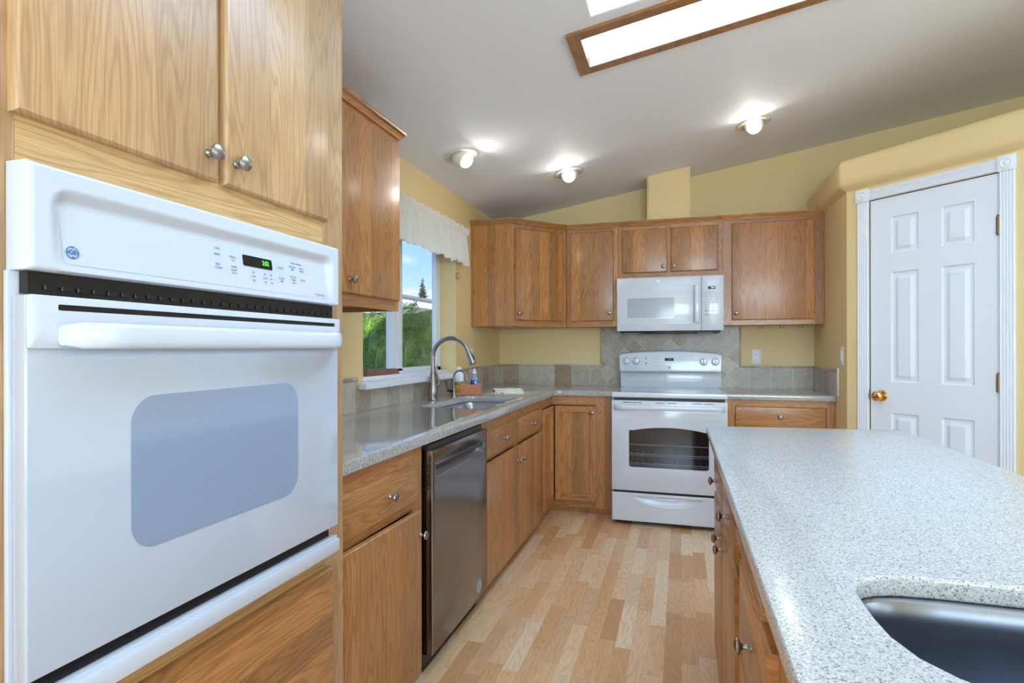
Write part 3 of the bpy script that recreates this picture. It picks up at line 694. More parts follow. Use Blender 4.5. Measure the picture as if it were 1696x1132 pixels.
# diagonal corner cabinet
P0, P1 = (-1.215, 4.054), (-.872, 4.431)
ang = math.degrees(math.atan2(P1[1]-P0[1], P1[0]-P0[0])); Ld = math.hypot(P1[0]-P0[0], P1[1]-P0[1])
uc = thing('corner_upper_cabinet', 'oak upper corner cabinet set diagonally, right of the curtained window', 'cabinet', (P0[0], P0[1], ZB), ang)
b_ = MB(); b_.prism([(-1.533, 4.054), (-1.217, 4.054), (-.874, 4.433), (-.874, 4.756), (-1.533, 4.756)], 'xy', ZB, ZT)
build(b_, 'cabinet_body', OAKV, uc, world=True, flat=True)
for a in ((-1.535, -1.518), (-1.246, -1.216)): build(MB().box(a[0], a[1], 4.050, 4.054, ZB, ZT), 'end_stile', OAKV, uc, world=True)
frame(uc, [(0, .045), (Ld-.035, Ld)], [(.045, Ld-.035, ZB, ZB+.055), (.045, Ld-.035, ZT-.045, ZT)], ZB, ZT)
fb = MB(); fb.box(.04, Ld-.03, .012, .02, ZB+.01, ZT-.01); build(fb, 'face_backing', OAKV, uc)
front(uc, 'door', .030, Ld-.045, ZB+.043, 2.130, (.052, ZB+.095))
# crown in the local frame of the corner cabinet
def toloc(root, pts):
    loc, rot = LOC[root]; M = (Matrix.Translation(loc) @ Matrix.Rotation(rot, 4, 'Z')).inverted(); return [((M @ Vector((p[0], p[1], 0))).x, (M @ Vector((p[0], p[1], 0))).y) for p in pts]
crown(uc, toloc(uc, [(-1.533, 4.052), (-1.215, 4.052), (-.872, 4.431)]))
# back wall uppers
def upper(name, label, x0, x1, zb, stl, rls, doors, xoff=0, y=4.433):
    c = thing(name, label, 'cabinet', (x0, y, zb), 0)
    W_ = x1-x0; b_ = MB(); b_.box(0.0005, W_-.0005, .019, 4.755-y, zb, ZT); build(b_, 'cabinet_body', OAKV, c)
    frame(c, [(a-x0, b2-x0) for a, b2 in stl], [(a-x0, b2-x0, p, q) for a, b2, p, q in rls], zb, ZT)
    for (a, b2, p, q, kx, kz) in doors: front(c, 'door', a-x0, b2-x0, p, q, (kx-x0, kz))
    crown(c, [(0, 0), (W_, 0)]); return c
upper('upper_cabinet', 'oak upper cabinet with one tall door left of the microwave', -.870, -.4665, ZB, [(-.870, -.83), (-.51, -.4665)], [(-.83, -.51, ZB, ZB+.055), (-.83, -.51, ZT-.045, ZT)], [(-.835, -.500, ZB+.043, 2.136, -.528, ZB+.105)])
upper('upper_cabinet', 'short oak upper cabinet with two doors above the microwave', -.4655, .2965, 1.760, [(-.4655, -.428), (-.108, -.064), (.258, .2965)], [(-.428, -.108, 1.76, 1.815), (-.064, .258, 1.76, 1.815), (-.428, -.108, ZT-.045, ZT), (-.064, .258, ZT-.045, ZT)],
      [(-.432, -.0995, 1.803, 2.136, -.124, 1.845), (-.072, .263, 1.803, 2.136, -.048, 1.845)])
uR = upper('upper_cabinet', 'wide oak upper cabinet with a single door right of the microwave', .2975, .966, ZB, [(.2975, .37), (.90, .966)], [(.37, .90, ZB, ZB+.045), (.37, .90, ZT-.045, ZT)], [(.358, .905, ZB+.035, 2.136, .388, ZB+.085)])
for a in (.60, .652): build(MB().box(a, a+.016, -.003, 0, ZB, ZT-.008), 'end_molding', OAKV, uR)
# cup hooks under it
hk = []
for i, (px_, p2) in enumerate(((1258.5, 1263.7), (1292.5, 1298.2), (1325, 1330))):
    for j, u in enumerate((px_, p2)):
        az = math.atan((u-848)/F)-YAW; yy = 4.50+.05*j; xx = yy*math.tan(az)
        h = MB(); h.tube([(xx, yy, ZB+.002), (xx, yy, ZB-.012)], .0016, 8); h.tube([(xx, yy+.008*math.sin(a)*1.0, ZB-.02-.008*math.cos(a+math.pi)) for a in [math.pi*k/8*1.5 for k in range(9)]], .0016, 8)
        h.lathe([(.005, 0), (.005, .001)], (xx, yy, ZB-.0012), 'z', 10)
        nm = ['left', 'middle', 'right'][i]
        solo(h, 'cup_hook', OLDBRASS, f"small dark hook, {['front','rear'][j]} one of the {nm} pair under the wide right upper cabinet", 'hook', (xx, yy, ZB-.03), 'cup hooks under the right upper cabinet')

# ================================================================== MICROWAVE
mw = thing('microwave', 'white over-the-range microwave with a small black clock window', 'microwave', (-.084, 4.339, 1.340), 0)
b_ = MB(); b_.box(-.379, .379, .028, .404, 1.357, 1.757, .002); build(b_, 'microwave_body', WHITE, mw)
md = MB(); md.box(-.381, .2268, 0, .027, 1.355, 1.756, .005); mdo = build(md, 'microwave_door', WHITE, mw)
pf = MB(); o1 = rrect(-.358, .160, 1.410, 1.700, .008, 4); i1 = rrect(-.355, .157, 1.413, 1.697, .006, 4)
pf.prism(o1, 'xz', -.0025, .0005, holes=[i1]); build(pf, 'raised_border', WHITE, mdo)
mwn = MB(); mwn.prism(rrect(-.303, .035, 1.452, 1.602, .006, 4), 'xz', -.0012, .0005); build(mwn, 'microwave_window', MWWIN, mdo, label='grey mesh window')
mf = MB(); o1 = rrect(-.309, .041, 1.446, 1.608, .009, 4); i1 = rrect(-.303, .035, 1.452, 1.602, .006, 4); mf.prism(o1, 'xz', -.003, .0005, holes=[i1]); build(mf, 'window_border', WHITE, mdo)
mh = MB(); mh.box(.180, .213, -.034, -.018, 1.413, 1.688, .005); mh.box(.186, .207, -.024, .002, 1.42, 1.45, .004); mh.box(.186, .207, -.024, .002, 1.65, 1.68, .004); build(mh, 'microwave_handle', WHITE, mdo, angle=60)
mp_ = MB(); mp_.box(.2282, .381, 0, .027, 1.355, 1.756, .005); mpo = build(mp_, 'control_panel', WHITE, mw)
emblem(mdo, -.075, 1.726, .0125, 0.0, PRINTG, SILVERP)
ds = MB(); ds.prism(rrect(.274, .324, 1.655, 1.675, .001, 2), 'xz', -.0008, 0); build(ds, 'clock_display', DISP, mpo)
dg = MB().text('2:50', .013, .305, -.0011, 1.665, bold=.0002); build(dg, 'clock_digits', simple('white_digits', (220, 240, 240), .5, emit=(210, 240, 240), es=1.0), mpo)
lb = MB()
nums = ['1', '2', '3', '4', '5', '6', '7', '8', '9', 'Off', '0', 'On']
for k, s_ in enumerate(nums): lb.text(s_, .012, .258+.024*(k % 3), -.0006, 1.560-.0205*(k//3), bold=.0004)
for k, s_ in enumerate(['Popcorn', 'Beverage', 'Reheat', 'Cook']): lb.text(s_, .0085, .262+.038*(k % 2), -.0006, 1.622-.019*(k//2))
lb.text('Convenience Cook', .0062, .288, -.0006, 1.638); lb.text('Express Cook', .0065, .276, -.0006, 1.577)
for k, s_ in enumerate(['Time', 'Power', 'Light', 'Vent', 'Timer', 'Clock', 'Defrost']): lb.text(s_, .008, .332, -.0006, 1.622-.0205*k)
lb.text('Start', .0125, .262, -.0006, 1.472, bold=.0004); lb.text('Cancel', .009, .296, -.0006, 1.472)
build(lb, 'printed_lettering', PRINTG, mpo, flat=True)
un = MB(); un.box(-.36, .36, .03, .40, 1.342, 1.356, .002); un.box(-.19, .10, .025, .06, 1.338, 1.352, .003); uno = build(un, 'vent_underside', BLACK, mw)
for a, b2 in ((-.33, -.22), (.20, .31)):
    q = MB(); q.box(a, b2, .035, .12, 1.3385, 1.3415, .001); build(q, 'task_light_lens', simple('lamp_lens', (200, 196, 184), .3), uno)

# ================================================================== RANGE
rg = thing('range', 'white freestanding electric range with black glass cooktop', 'range', (-.084, 3.98, 0), 0)
b_ = MB(); b_.box(-.377, -.357, .035, .735, .035, .886, .002); b_.box(.357, .377, .035, .735, .035, .886, .002); b_.box(-.357, .357, .70, .735, .035, .886); b_.box(-.357, .357, .036, .70, .035, .05); b_.box(-.357, .357, .036, .70, .84, .885); build(b_, 'range_body', WHITE, rg)
for sx in (-.34, .34):
    for yy in (.09, .66):
        f_ = MB(); f_.lathe([(.02, 0), (.02, .012), (.008, .014), (.008, .036)], (sx, yy, 0), 'z', 14); build(f_, 'leveling_foot', BLACK, rg)
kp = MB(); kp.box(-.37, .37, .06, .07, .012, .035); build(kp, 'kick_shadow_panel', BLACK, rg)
ct = MB(); ct.prism(rrect(-.381, .381, 0, .64, .008, 4), 'xy', .886, .922, bev=.006); cto = build(ct, 'cooktop', WHITE, rg)
cg = MB(); cg.prism(rrect(-.352, .352, .03, .585, .015, 5), 'xy', .9215, .9235); cgo = build(cg, 'cooktop_glass', COOKG, cto, label='black glass cooktop surface')
for bx_, by_, br_ in ((-.19, .17, .105), (.19, .17, .085), (-.19, .43, .075), (.19, .43, .095)):
    q = MB(); n = 40; q.add([(bx_+r_*math.cos(2*math.pi*i/n), by_+r_*math.sin(2*math.pi*i/n), .9238) for r_ in (br_, br_-.003) for i in range(n)], [(i, (i+1) % n, n+(i+1) % n, n+i) for i in range(n)])
    build(q, 'burner_ring', PRINTG, cgo, flat=True)
bgd = MB(); bgd.box(-.3795, .3795, .610, .725, .922, 1.05, .003); build(bgd, 'backguard_base', WHITE, rg)
# backguard head with arched top
top = [(-.384+.768*i/24, 1.182+.024*(1-((i-12)/12)**2)) for i in range(25)]
poly = [(-.384, 1.050)]+[(-.376, 1.040), (.376, 1.040)]+[(.384, 1.050)]+[(.386, 1.16)]+[(.382, 1.176)]+top[::-1][1:-1]+[(-.382, 1.176), (-.386, 1.16)]
bh = MB(); bh.prism(poly, 'xz', .555, .72, bev=.014, bevtest=lambda c: c.y < .6, seg=5)
bh.v = [(x, y-(.012*(1.2-z)/.16 if y < .6 else 0), z) for x, y, z in bh.v]
bho = build(bh, 'control_console', WHITE, rg, angle=45)
def yc(z): return .555-.012*(1.2-z)/.16-.0004
for x in (-.326, -.253, .250, .334):
    q = MB(); zk = 1.128 if x < 0 else 1.122; q.lathe([(.029, 0), (.029, .004), (.025, .007), (.024, .016), (.021, .020), (.001, .021)], (x, yc(zk), zk), '-y', 28)
    q.box(x-.005, x+.005, yc(zk)-.034, yc(zk)-.01, zk-.022, zk+.022, .003); build(q, 'burner_knob', WHITE, bho)
q = MB()
for x in (-.326, -.253, .250, .334):
    for k in range(11):
        a = R(-60+30*k); q.add([(x+r_*math.cos(a+d_), yc(1.125)-.0006, 1.125+r_*math.sin(a+d_)) for r_, d_ in ((.031, -.04), (.031, .04), (.034, 0))], [(0, 1, 2)])
    q.text('OFF', .0065, x, yc(1.125)-.001, 1.163); q.text('LO  HI', .0065, x, yc(1.08)-.0008, 1.083)
for k, s_ in enumerate(['BAKE', 'BROIL', 'CLEAN', 'LIGHT']): q.text(s_, .0075, -.105+.032*(k % 2), yc(1.125)-.001, 1.141-.026*(k//2))
for k, s_ in enumerate(['TIMER', 'CLOCK', 'DELAY', 'SET']): q.text(s_, .0075, .075+.030*(k % 2), yc(1.125)-.001, 1.141-.026*(k//2))
for k, s_ in enumerate(['+', '-', 'START', 'OFF']): q.text(s_, .0075, -.045+.026*k, yc(1.115)-.001, 1.110)
q.text('OVEN', .006, -.09, yc(1.15)-.001, 1.152); q.text('TIME', .006, .09, yc(1.15)-.001, 1.152)
build(q, 'printed_lettering', PRINT, bho, flat=True)
q = MB()
for z in (1.148, 1.108): build(MB().lathe([(.0045, 0), (.0045, .001)], (-.176, yc(z), z), '-y', 12), 'indicator_light', BLACK, bho)
q = MB(); o1 = rrect(-.130, .125, 1.093, 1.158, .008, 4); i1 = rrect(-.1288, .1238, 1.0942, 1.1568, .007, 4); n = len(o1)
q.add([(p[0], yc(p[1])-.0006, p[1]) for p in o1+i1], [(i, (i+1) % n, n+(i+1) % n, n+i) for i in range(n)]); build(q, 'printed_outline', LINE, bho, flat=True)
q = MB(); q.prism(rrect(-.036, .030, 1.128, 1.150, .003, 3), 'xz', yc(1.139)-.001, yc(1.139)+.002); q = build(q, 'clock_display', DISP, bho)
build(MB().text('2:52', .013, .002, yc(1.139)-.0014, 1.139, bold=.0002), 'clock_digits', GREEND, bho)
emblem(bho, 0.0, 1.078, .009, yc(1.078)-.001, PRINT, EMBG)
# oven door of the range
wz0, wz1 = .405, .668
arch = [(-.262+.524*i/20, .655+.030*(1-((i-10)/10)**2)) for i in range(21)]
def roundp(): return [(-.246, .405), (-.256, .409), (-.262, .42)]+arch[0:1]+[(-.256, .662)]+arch[1:-1]+[(.256, .662)]+arch[-1:]+[(.262, .42), (.256, .409), (.246, .405)]
hole = roundp()
rd = MB(); rd.prism([(-.379, .243), (.379, .243), (.379, .866), (-.379, .866)], 'xz', 0.0, .032, holes=[hole], bev=.003, bevtest=lambda c: abs(c.x) > .37 or c.z < .25 or c.z > .86, seg=2)
rdo = build(rd, 'oven_door', WHITE, rg)
rwn = MB(); rwn.prism([(x*.999, (z-.53)*.999+.53) for x, z in hole], 'xz', .004, .007); build(rwn, 'oven_window', TINT, rdo, label='dark arched window in the range door')
cav = MB()
cav.box(-.29, .29, .24, .25, .36, .72); cav.box(-.29, -.28, .033, .25, .36, .72); cav.box(.28, .29, .033, .25, .36, .72); cav.box(-.29, .29, .033, .25, .70, .72); cav.box(-.29, .29, .033, .25, .36, .38)
build(cav, 'oven_cavity', simple('oven_cavity_enamel', (56, 57, 62), .6), rdo)
for z in (.555, .49, .425):
    q = MB(); q.tube([(-.27, .05, z), (.27, .05, z)], .003, 8)
    if z < .55: q.tube([(-.27, .05, z-.012), (.27, .05, z-.012)], .0018, 8); [q.tube([(-.25+.0385*k, .048, z+.003), (-.25+.0385*k, .235, z+.003)], .0009, 6) for k in range(14)]
    build(q, 'oven_rack', simple('rack_wire', (176, 178, 182), .5), rdo)
rh = MB(); ring = []
for i in range(37):
    u = i/36; x = -.366+.732*u; e_ = min(u, 1-u)*.732; k_ = min(e_/.06, 1); out = .040*(1-(1-k_)**2.2)+.002; hz = .0165
    ring.append([(x, -out-.008*math.copysign(abs(math.cos(a))**.8, math.cos(a)), .822+hz*math.copysign(abs(math.sin(a))**.7, math.sin(a))) for a in [2*math.pi*k/14 for k in range(14)]])
rh.loft(ring); [rh.box(xx-.012, xx+.012, -.018, .0, .808, .836, .003) for xx in (-.352, .352)]
build(rh, 'door_handle', WHITE, rdo, angle=60)
q = MB()
for x in (-.303, -.236, -.083, -.006, .158, .233): build(MB().box(x, x+.062, -.001, .001, .851, .8545), 'vent_slot', BLACK, rdo)
build(MB().box(-.365, .365, .006, .036, .868, .885), 'door_gap', BLACK, rg); build(MB().box(-.37, .37, .008, .036, .226, .244), 'drawer_gap', BLACK, rg)
def drf(u, v):
    x = -.379+.758*u; z = .031+(.226-.031)*v; y = 0.0
    t_ = x/.225
    if abs(t_) < 1:
        zt = .203; zb = .195-.058*(1-t_*t_)**.8
        if zb < z < zt+.004:
            k_ = (z-zb)/(zt-zb); y = .024*math.sin(min(k_, 1)*math.pi/2)**1.5*(1-t_**6)
            if z > zt: y *= max(0, 1-(z-zt)/.004)
    e_ = min(x+.379, .379-x, z-.031, .226-z)
    if e_ < .004: y += .004-e_
    return (x, y, z)
q = MB(); q.grid(drf, 130, 100, skirt=.034); build(q, 'storage_drawer', WHITE, rg, angle=50)

# ================================================================== BASE CABINETS, LEFT RUN
XB = -.925; CZ = .875
def base_body(c, x0, x1, depth=.60, world=None):
    b_ = MB(); b_.box(x0, x0+.018, .019, depth, .05, CZ); b_.box(x1-.018, x1, .019, depth, .05, CZ); b_.box(x0+.018, x1-.018, .019, depth, .05, .07); b_.box(x0+.018, x1-.018, depth-.012, depth, .07, CZ)
    b_.box(x0, x1, .045, .06, 0, .05); build(b_, 'cabinet_body', OAKV, c)
ba = thing('drawer_base_cabinet', 'oak base cabinet with one drawer over one door, beside the tall oven cabinet', 'cabinet', (XB, 1.348, 0), 90)
base_body(ba, 0, .57)
frame(ba, [(0, .02), (.50, .57)], [(.02, .50, .81, CZ), (.02, .50, .65, .70), (.02, .50, .05, .08)], .05, CZ)
front(ba, 'drawer', .012, .508, .681, .815, (.295, .748))
front(ba, 'door', .012, .508, .055, .6486, (.490, .565), ajar=(.012, 1.6))
# dishwasher
dw = thing('dishwasher', 'black stainless dishwasher with a recessed pocket handle', 'dishwasher', (-.892, 1.939, 0), 90)
q = MB(); q.box(.012, .612, .022, .60, .07, .865); build(q, 'tub', BLKST2, dw)
q = MB(); q.box(.02, .60, .05, .09, .0, .07); build(q, 'toe_panel', BLACK, dw)
pk = rrect(.028, .594, .742, .790, .004, 3)
q = MB(); q.prism([(.002, .078), (.626, .078), (.626, .846), (.002, .846)], 'xz', 0, .045, holes=[pk], bev=.003, bevtest=lambda c: c.x < .01 or c.x > .61 or c.z < .1 or c.z > .84, seg=2)
dwo = build(q, 'dishwasher_door', BLKST, dw)
q = MB(); q.box(.026, .596, .026, .044, .738, .794); q.add([(.028, .026, .768), (.594, .026, .768), (.594, .001, .742), (.028, .001, .742)], [(0, 1, 2, 3)]); build(q, 'pocket_handle', simple('pocket_metal', (128, 130, 134), .3, metal=1), dwo)
q = MB(); o1 = rrect(.0275, .5945, .7415, .7905, .004, 3); i1 = rrect(.0295, .5925, .7435, .7885, .003, 3); n = len(o1); q.add([(p[0], -.0006, p[1]) for p in o1+i1], [(i, (i+1) % n, n+(i+1) % n, n+i) for i in range(n)]); build(q, 'pocket_rim', SILVERP, dwo, flat=True)
q = MB(); q.text('Normal  Heavy  Quick  Rinse  Heated Dry  Sanitize  Start', .009, .30, 0, 0); q.v = [(x, .0245-.0245*(z+.013)/.026*0+(.0135-.9*z*0)-.0005+z*.9, .755+z) for x, y, z in q.v]
q.v = [(x, .001+(z-.742)/.026*.025-.0006, z) for x, y, z in q.v]; build(q, 'printed_lettering', PRINTK, dwo, flat=True)
q = MB(); [q.box(-.0006, .002, .013, .035, .70+.011*k, .705+.011*k) for k in range(9)]; build(q, 'side_vent', BLACK, dwo)
q = MB(); q.lathe([(.032, 0), (.032, .0006)], (.513, 0, .131), '-y', 32); qo = build(q, 'round_sticker', simple('sticker_silver', (196, 188, 186), .35), dwo)
q = MB(); ringp(q, .513, .131, .029, .029, .0025, -.001, 28); ringp(q, .513, .142, .008, .007, .003, -.001); ringp(q, .513, .122, .009, .009, .004, -.001); build(q, 'sticker_print', PRINTK, qo, flat=True)
q = MB(); q.lathe([(.014, 0), (.014, .004), (.006, .006), (.006, .07)], (.58, .07, 0), 'z', 12); build(q, 'leveling_foot', SILVERP, dw)
# sink base
sb = thing('sink_base_cabinet', 'oak sink base cabinet with two drawer fronts over two doors', 'cabinet', (XB, 2.572, 0), 90)
W_ = 3.758-2.572; base_body(sb, 0, W_)
frame(sb, [(0, .03), (W_-.03, W_), (W_/2-.03, W_/2+.03)], [(.03, W_-.03, .815, CZ), (.03, W_-.03, .668, .684), (.03, W_-.03, .05, .07)], .05, CZ)
for (a, b2, kx) in ((.020, .609, .30), (.614, W_-.006, .895)): front(sb, 'drawer', a, b2, .6865, .8215, (kx, .752))
front(sb, 'door', .020, .609, .058, .6615, (.570, .578)); front(sb, 'door', .614, W_-.006, .058, .6615, (.652, .578))
# corner base (L shaped, lazy-susan pair of doors)
cb = thing('corner_base_cabinet', 'oak corner base cabinet with a folding pair of recessed panel doors', 'cabinet', (XB, 4.145, 0), 0)
q = MB(); q.box(-1.53, XB-.019, 3.760, 3.778, .05, CZ); q.box(-.492, -.474, 4.164, 4.75, .05, CZ)
q.box(-1.53, XB-.019, 3.778, 4.75, .05, .07); q.box(XB-.019, -.492, 4.164, 4.75, .05, .07); q.box(-1.53, -.492, 4.735, 4.75, .07, CZ); q.box(-1.53, -1.515, 3.778, 4.735, .07, CZ)
q.box(XB-.06, XB-.045, 3.76, 4.20, 0, .05); q.box(XB-.06, -.474, 4.19, 4.205, 0, .05); build(q, 'cabinet_body', OAKV, cb, world=True)
for a in ((XB-.019, XB, 3.760, 3.79, .05, CZ), (-.60, -.474, 4.145, 4.164, .05, CZ)): build(MB().box(*a), 'face_stile', OAKV, cb, world=True)
for a in ((XB-.0185, XB-.0005, 3.79, 4.164, .805, CZ), (XB, -.60, 4.1455, 4.1635, .805, CZ), (XB-.0185, XB-.0005, 3.79, 4.164, .05, .10), (XB, -.60, 4.1455, 4.1635, .05, .10)): build(MB().box(*a), 'face_rail', OAKH, cb, world=True)
do = shaker(cb, .0235, .332, .10, .80, (.305, .755), .048)
# left leaf faces +X: build in world then parent
q = MB(); y0, y1, xf, t_, fw = 3.802, 4.122, XB, T, .048
for (a, b2) in ((y0, y0+fw), (y1-fw, y1)): q.box(xf, xf+t_, a, b2, .10, .80, .002, 1)
q.box(xf+.002, xf+.009, y0+fw-.005, y1-fw+.005, .14, .76); dl = build(q, 'door', OAKV, cb, world=True)
for a, b2 in ((.10, .148), (.752, .80)): build(MB().box(xf, xf+t_-.0005, y0+fw-.001, y1-fw+.001, a, b2, .002, 1), 'door_rail', OAKH, dl, world=True)
for z in (.70, .17):
    q = MB(); q.box(XB+.0, XB+.012, 3.795, 3.801, z-.02, z+.02, .001, 1); build(q, 'hinge', OLDBRASS, dl, world=True)
# right base cabinet
br_ = thing('drawer_base_cabinet', 'oak base cabinet with a wide drawer right of the range', 'cabinet', (.300, 4.145, 0), 0)
W_ = .966-.300; base_body(br_, 0, W_)
frame(br_, [(0, .06), (W_-.05, W_)], [(.06, W_-.05, .825, CZ), (.06, W_-.05, .65, .70), (.06, W_-.05, .05, .08)], .05, CZ)
front(br_, 'drawer', .055, .612, .69, .832, (.334, .765)); front(br_, 'door', .055, .331, .06, .665, (.305, .60)); front(br_, 'door', .336, .612, .06, .665, (.362, .60))

# ================================================================== COUNTERTOPS
def fillet(poly, idx, r, n=5):
    out = []
    for i, p in enumerate(poly):
        if i not in idx: out.append(p); continue
        a, b2 = Vector(poly[i-1]), Vector(poly[(i+1) % len(poly)]); p = Vector(p); rr = idx[i]
        d1_, d2_ = (a-p).normalized(), (b2-p).normalized()
        for k in range(n+1):
            t_ = k/n; q1 = p+d1_*rr*(1-t_); q2 = p+d2_*rr*t_; out.append(tuple(q1*(1-t_)+q2*t_))
    return out
sinkh = rrect(-1.362, -.985, 2.775, 3.505, .07, 6)
cpoly = fillet([(-1.535, 1.348), (-.896, 1.348), (-.896, 4.119), (-.4695, 4.119), (-.4695, 4.746), (-1.535, 4.746)], {2: .05}, 0)
ctop = MB(); ctop.prism(cpoly, 'xy', .8755, .914, holes=[sinkh], bev=.006, bevtest=lambda c: not (c.x < -1.53 or c.y > 4.74 or c.y < 1.35 or (c.x > -.48 and c.y > 4.12)))
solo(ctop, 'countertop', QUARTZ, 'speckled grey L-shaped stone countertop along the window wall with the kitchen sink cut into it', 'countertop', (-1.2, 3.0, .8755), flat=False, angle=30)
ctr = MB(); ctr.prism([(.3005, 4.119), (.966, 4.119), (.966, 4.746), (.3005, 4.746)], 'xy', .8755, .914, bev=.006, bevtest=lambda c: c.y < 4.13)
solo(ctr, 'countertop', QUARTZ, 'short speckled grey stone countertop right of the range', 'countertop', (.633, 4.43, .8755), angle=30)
# island top
ih = [(.219, .76), (.219, .83), (.226, .862), (.242, .884), (.262, .897), (.29, .905), (.34, .909), (.50, .909), (.55, .902), (.585, .88), (.602, .84), (.605, .76), (.602, .69), (.585, .65), (.55, .625), (.50, .615), (.34, .615), (.29, .622), (.258, .645), (.236, .674), (.223, .715)]
ipoly = fillet([(.106, .12), (.81, .12), (.811, 2.50), (.098, 2.418)], {2: .05}, 0)
it = MB(); it.prism(ipoly, 'xy', .884, .914, holes=[ih], bev=.006)
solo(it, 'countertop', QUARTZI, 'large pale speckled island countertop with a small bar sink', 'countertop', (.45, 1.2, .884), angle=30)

# ================================================================== ISLAND CABINETS (face -X)
def island_unit(name, label, ystart, W_, fronts, rails, stiles, depth=.60):
    c = thing(name, label, 'cabinet', (.145, ystart, 0), -90)
    b_ = MB(); b_.box(0, .018, .019, depth, .05, .8835); b_.box(W_-.018, W_, .019, depth, .05, .8835); b_.box(.018, W_-.018, .019, depth, .05, .07); b_.box(.018, W_-.018, depth-.018, depth, .07, .8835); b_.box(0, W_, .045, .06, 0, .05)
    build(b_, 'cabinet_body', OAKV, c); frame(c, stiles, rails, .05, .8835)
    for kd, a, b2, z0, z1, kn in fronts: front(c, kd, a, b2, z0, z1, kn)
    return c
W_ = 1.0
island_unit('island_cabinet', 'oak island base cabinet at the far end with two drawers above two doors', 2.405, .96,
            [('drawer', .012, .458, .690, .822, (.21, .742)), ('drawer', .470, .905, .690, .822, (.685, .748)), ('door', .012, .458, .058, .662, (.415, .598)), ('door', .470, .905, .058, .662, (.505, .591))],
            [(.02, .92, .82, .8835), (.02, .92, .66, .69), (.02, .92, .05, .07)], [(0, .03), (.44, .49), (.90, .96)])
iu = island_unit('island_cabinet', 'oak island base cabinet with a pull-out cutting board over a stack of drawers', 1.444, .498,
            [('drawer', .060, .485, .553, .753, (.285, .660)), ('drawer', .060, .485, .335, .537, (.272, .45)), ('drawer', .060, .485, .058, .320, (.272, .20))],
            [(.07, .48, .825, .8835), (.07, .48, .755, .80), (.07, .48, .52, .56), (.07, .48, .05, .07)], [(0, .075), (.478, .498)])
q = MB(); q.box(.068, .492, -.028, .40, .803, .821, .008, 4); build(q, 'cutting_board', OAKH, iu, label='pull-out oak cutting board edge')
q = MB()
ip = thing('island_cabinet', 'plain oak end of the island under the bar sink, with no doors', 'cabinet', (.145, .945, 0), -90)
q.box(0, .018, .019, .60, .05, .66); q.box(.797, .815, .019, .60, .05, .8835); q.box(.018, .797, .58, .60, .05, .8835); q.box(.018, .797, .019, .58, .05, .07); build(q, 'cabinet_body', OAKV, ip)
q = MB(); q.box(0, .815, 0, .019, .05, .8835, .001, 1); build(q, 'face_panel', OAKV, ip)

# ================================================================== SINKS AND FAUCETS
def bowl(mb, loop, zt, zb, inset=.02, lip=.012, n=6):
    cx = sum(p[0] for p in loop)/len(loop); cy = sum(p[1] for p in loop)/len(loop)
    def ins(d):
        o_ = []
        L_ = len(loop)
        for i in range(L_):
            a, b2 = Vector(loop[i-1]), Vector(loop[(i+1) % L_]); tg = (b2-a).normalized(); nn = Vector((-tg.y, tg.x))
            p = Vector(loop[i]); c = Vector((cx, cy))-p
            if nn.dot(c) < 0: nn = -nn
            o_.append(p+nn*d)
        return o_
    steps = [(-lip, zt), (0.0, zt), (.003, zt-.004), (.008, zt-.03), (.012, zb+.04), (.018, zb+.015), (.032, zb+.003), (.045, zb)]
    rings = [[(p.x, p.y, z) for p in ins(d)] for d, z in steps]
    k = len(mb.v); mb.loft(rings, caps=False); n_ = len(loop); last = k+(len(steps)-1)*n_; mb.f.append(tuple(range(last, last+n_)))
    # outer skin
    rings = [[(p.x, p.y, z) for p in ins(d)] for d, z in [(-lip, zt), (-lip, zt-.0015), (.001, zt-.003), (.010, zb+.03), (.03, zb-.003)]]
    mb.loft(rings, caps=False)
sn = thing('kitchen_sink', 'stainless double bowl undermount sink below the faucet', 'sink', (-1.17, 3.14, .70), 0)
q = MB(); bowl(q, rrect(-1.365, -.982, 2.772, 2.955, .05, 5), .8745, .70, lip=.006); build(q, 'small_bowl', STEEL, sn, world=True, angle=60)
q = MB(); bowl(q, rrect(-1.365, -.982, 2.975, 3.508, .06, 5), .8745, .68, lip=.006); q2 = build(q, 'large_bowl', STEEL, sn, world=True, angle=60)
q = MB(); q.lathe([(.04, .682), (.042, .684), (.03, .683), (.001, .6815)], (-1.17, 3.24, 0), 'z', 24); build(q, 'drain', NICKEL, q2, world=True)
q = MB(); bowl(q, ih, .8835, .72, lip=.01)
isk = thing('bar_sink', 'small rounded stainless bar sink set into the island top', 'sink', (.41, .76, .70), 0)
iso = build(q, 'bowl', simple('dark_brushed_steel', (140, 146, 156), .27, metal=1), isk, world=True, angle=60)
q = MB(); q.lathe([(.03, .722), (.032, .724), (.02, .723), (.001, .7215)], (.41, .76, 0), 'z', 24); build(q, 'drain', NICKEL, iso, world=True)

fc = thing('faucet', 'tall gooseneck pull-down kitchen faucet in brushed nickel behind the sink', 'faucet', (-1.445, 3.154, .914), 0)
fx, fy = -1.445, 3.154
q = MB(); q.lathe([(.030, .914), (.031, .917), (.028, .921), (.0285, .928), (.031, .95), (.0305, .975), (.025, 1.01), (.019, 1.045), (.0165, 1.068), (.019, 1.070), (.019, 1.076), (.014, 1.079)], (fx, fy, 0), 'z', 28); build(q, 'faucet_body', NICKEL, fc, world=True, angle=50)
rad = .118; zc0 = 1.172
pts = [(fx, fy, 1.075), (fx, fy, 1.12)]+[(fx+rad-rad*math.cos(a), fy, zc0+rad*math.sin(a)) for a in [math.pi*k/20 for k in range(0, 19)]]
q = MB(); q.tube(pts, .0132, 16, upv=(0, 1, 0)); sp1 = build(q, 'spout', NICKEL, fc, world=True, angle=60)
e1 = Vector(pts[-1]); dr = (Vector(pts[-1])-Vector(pts[-2])).normalized()
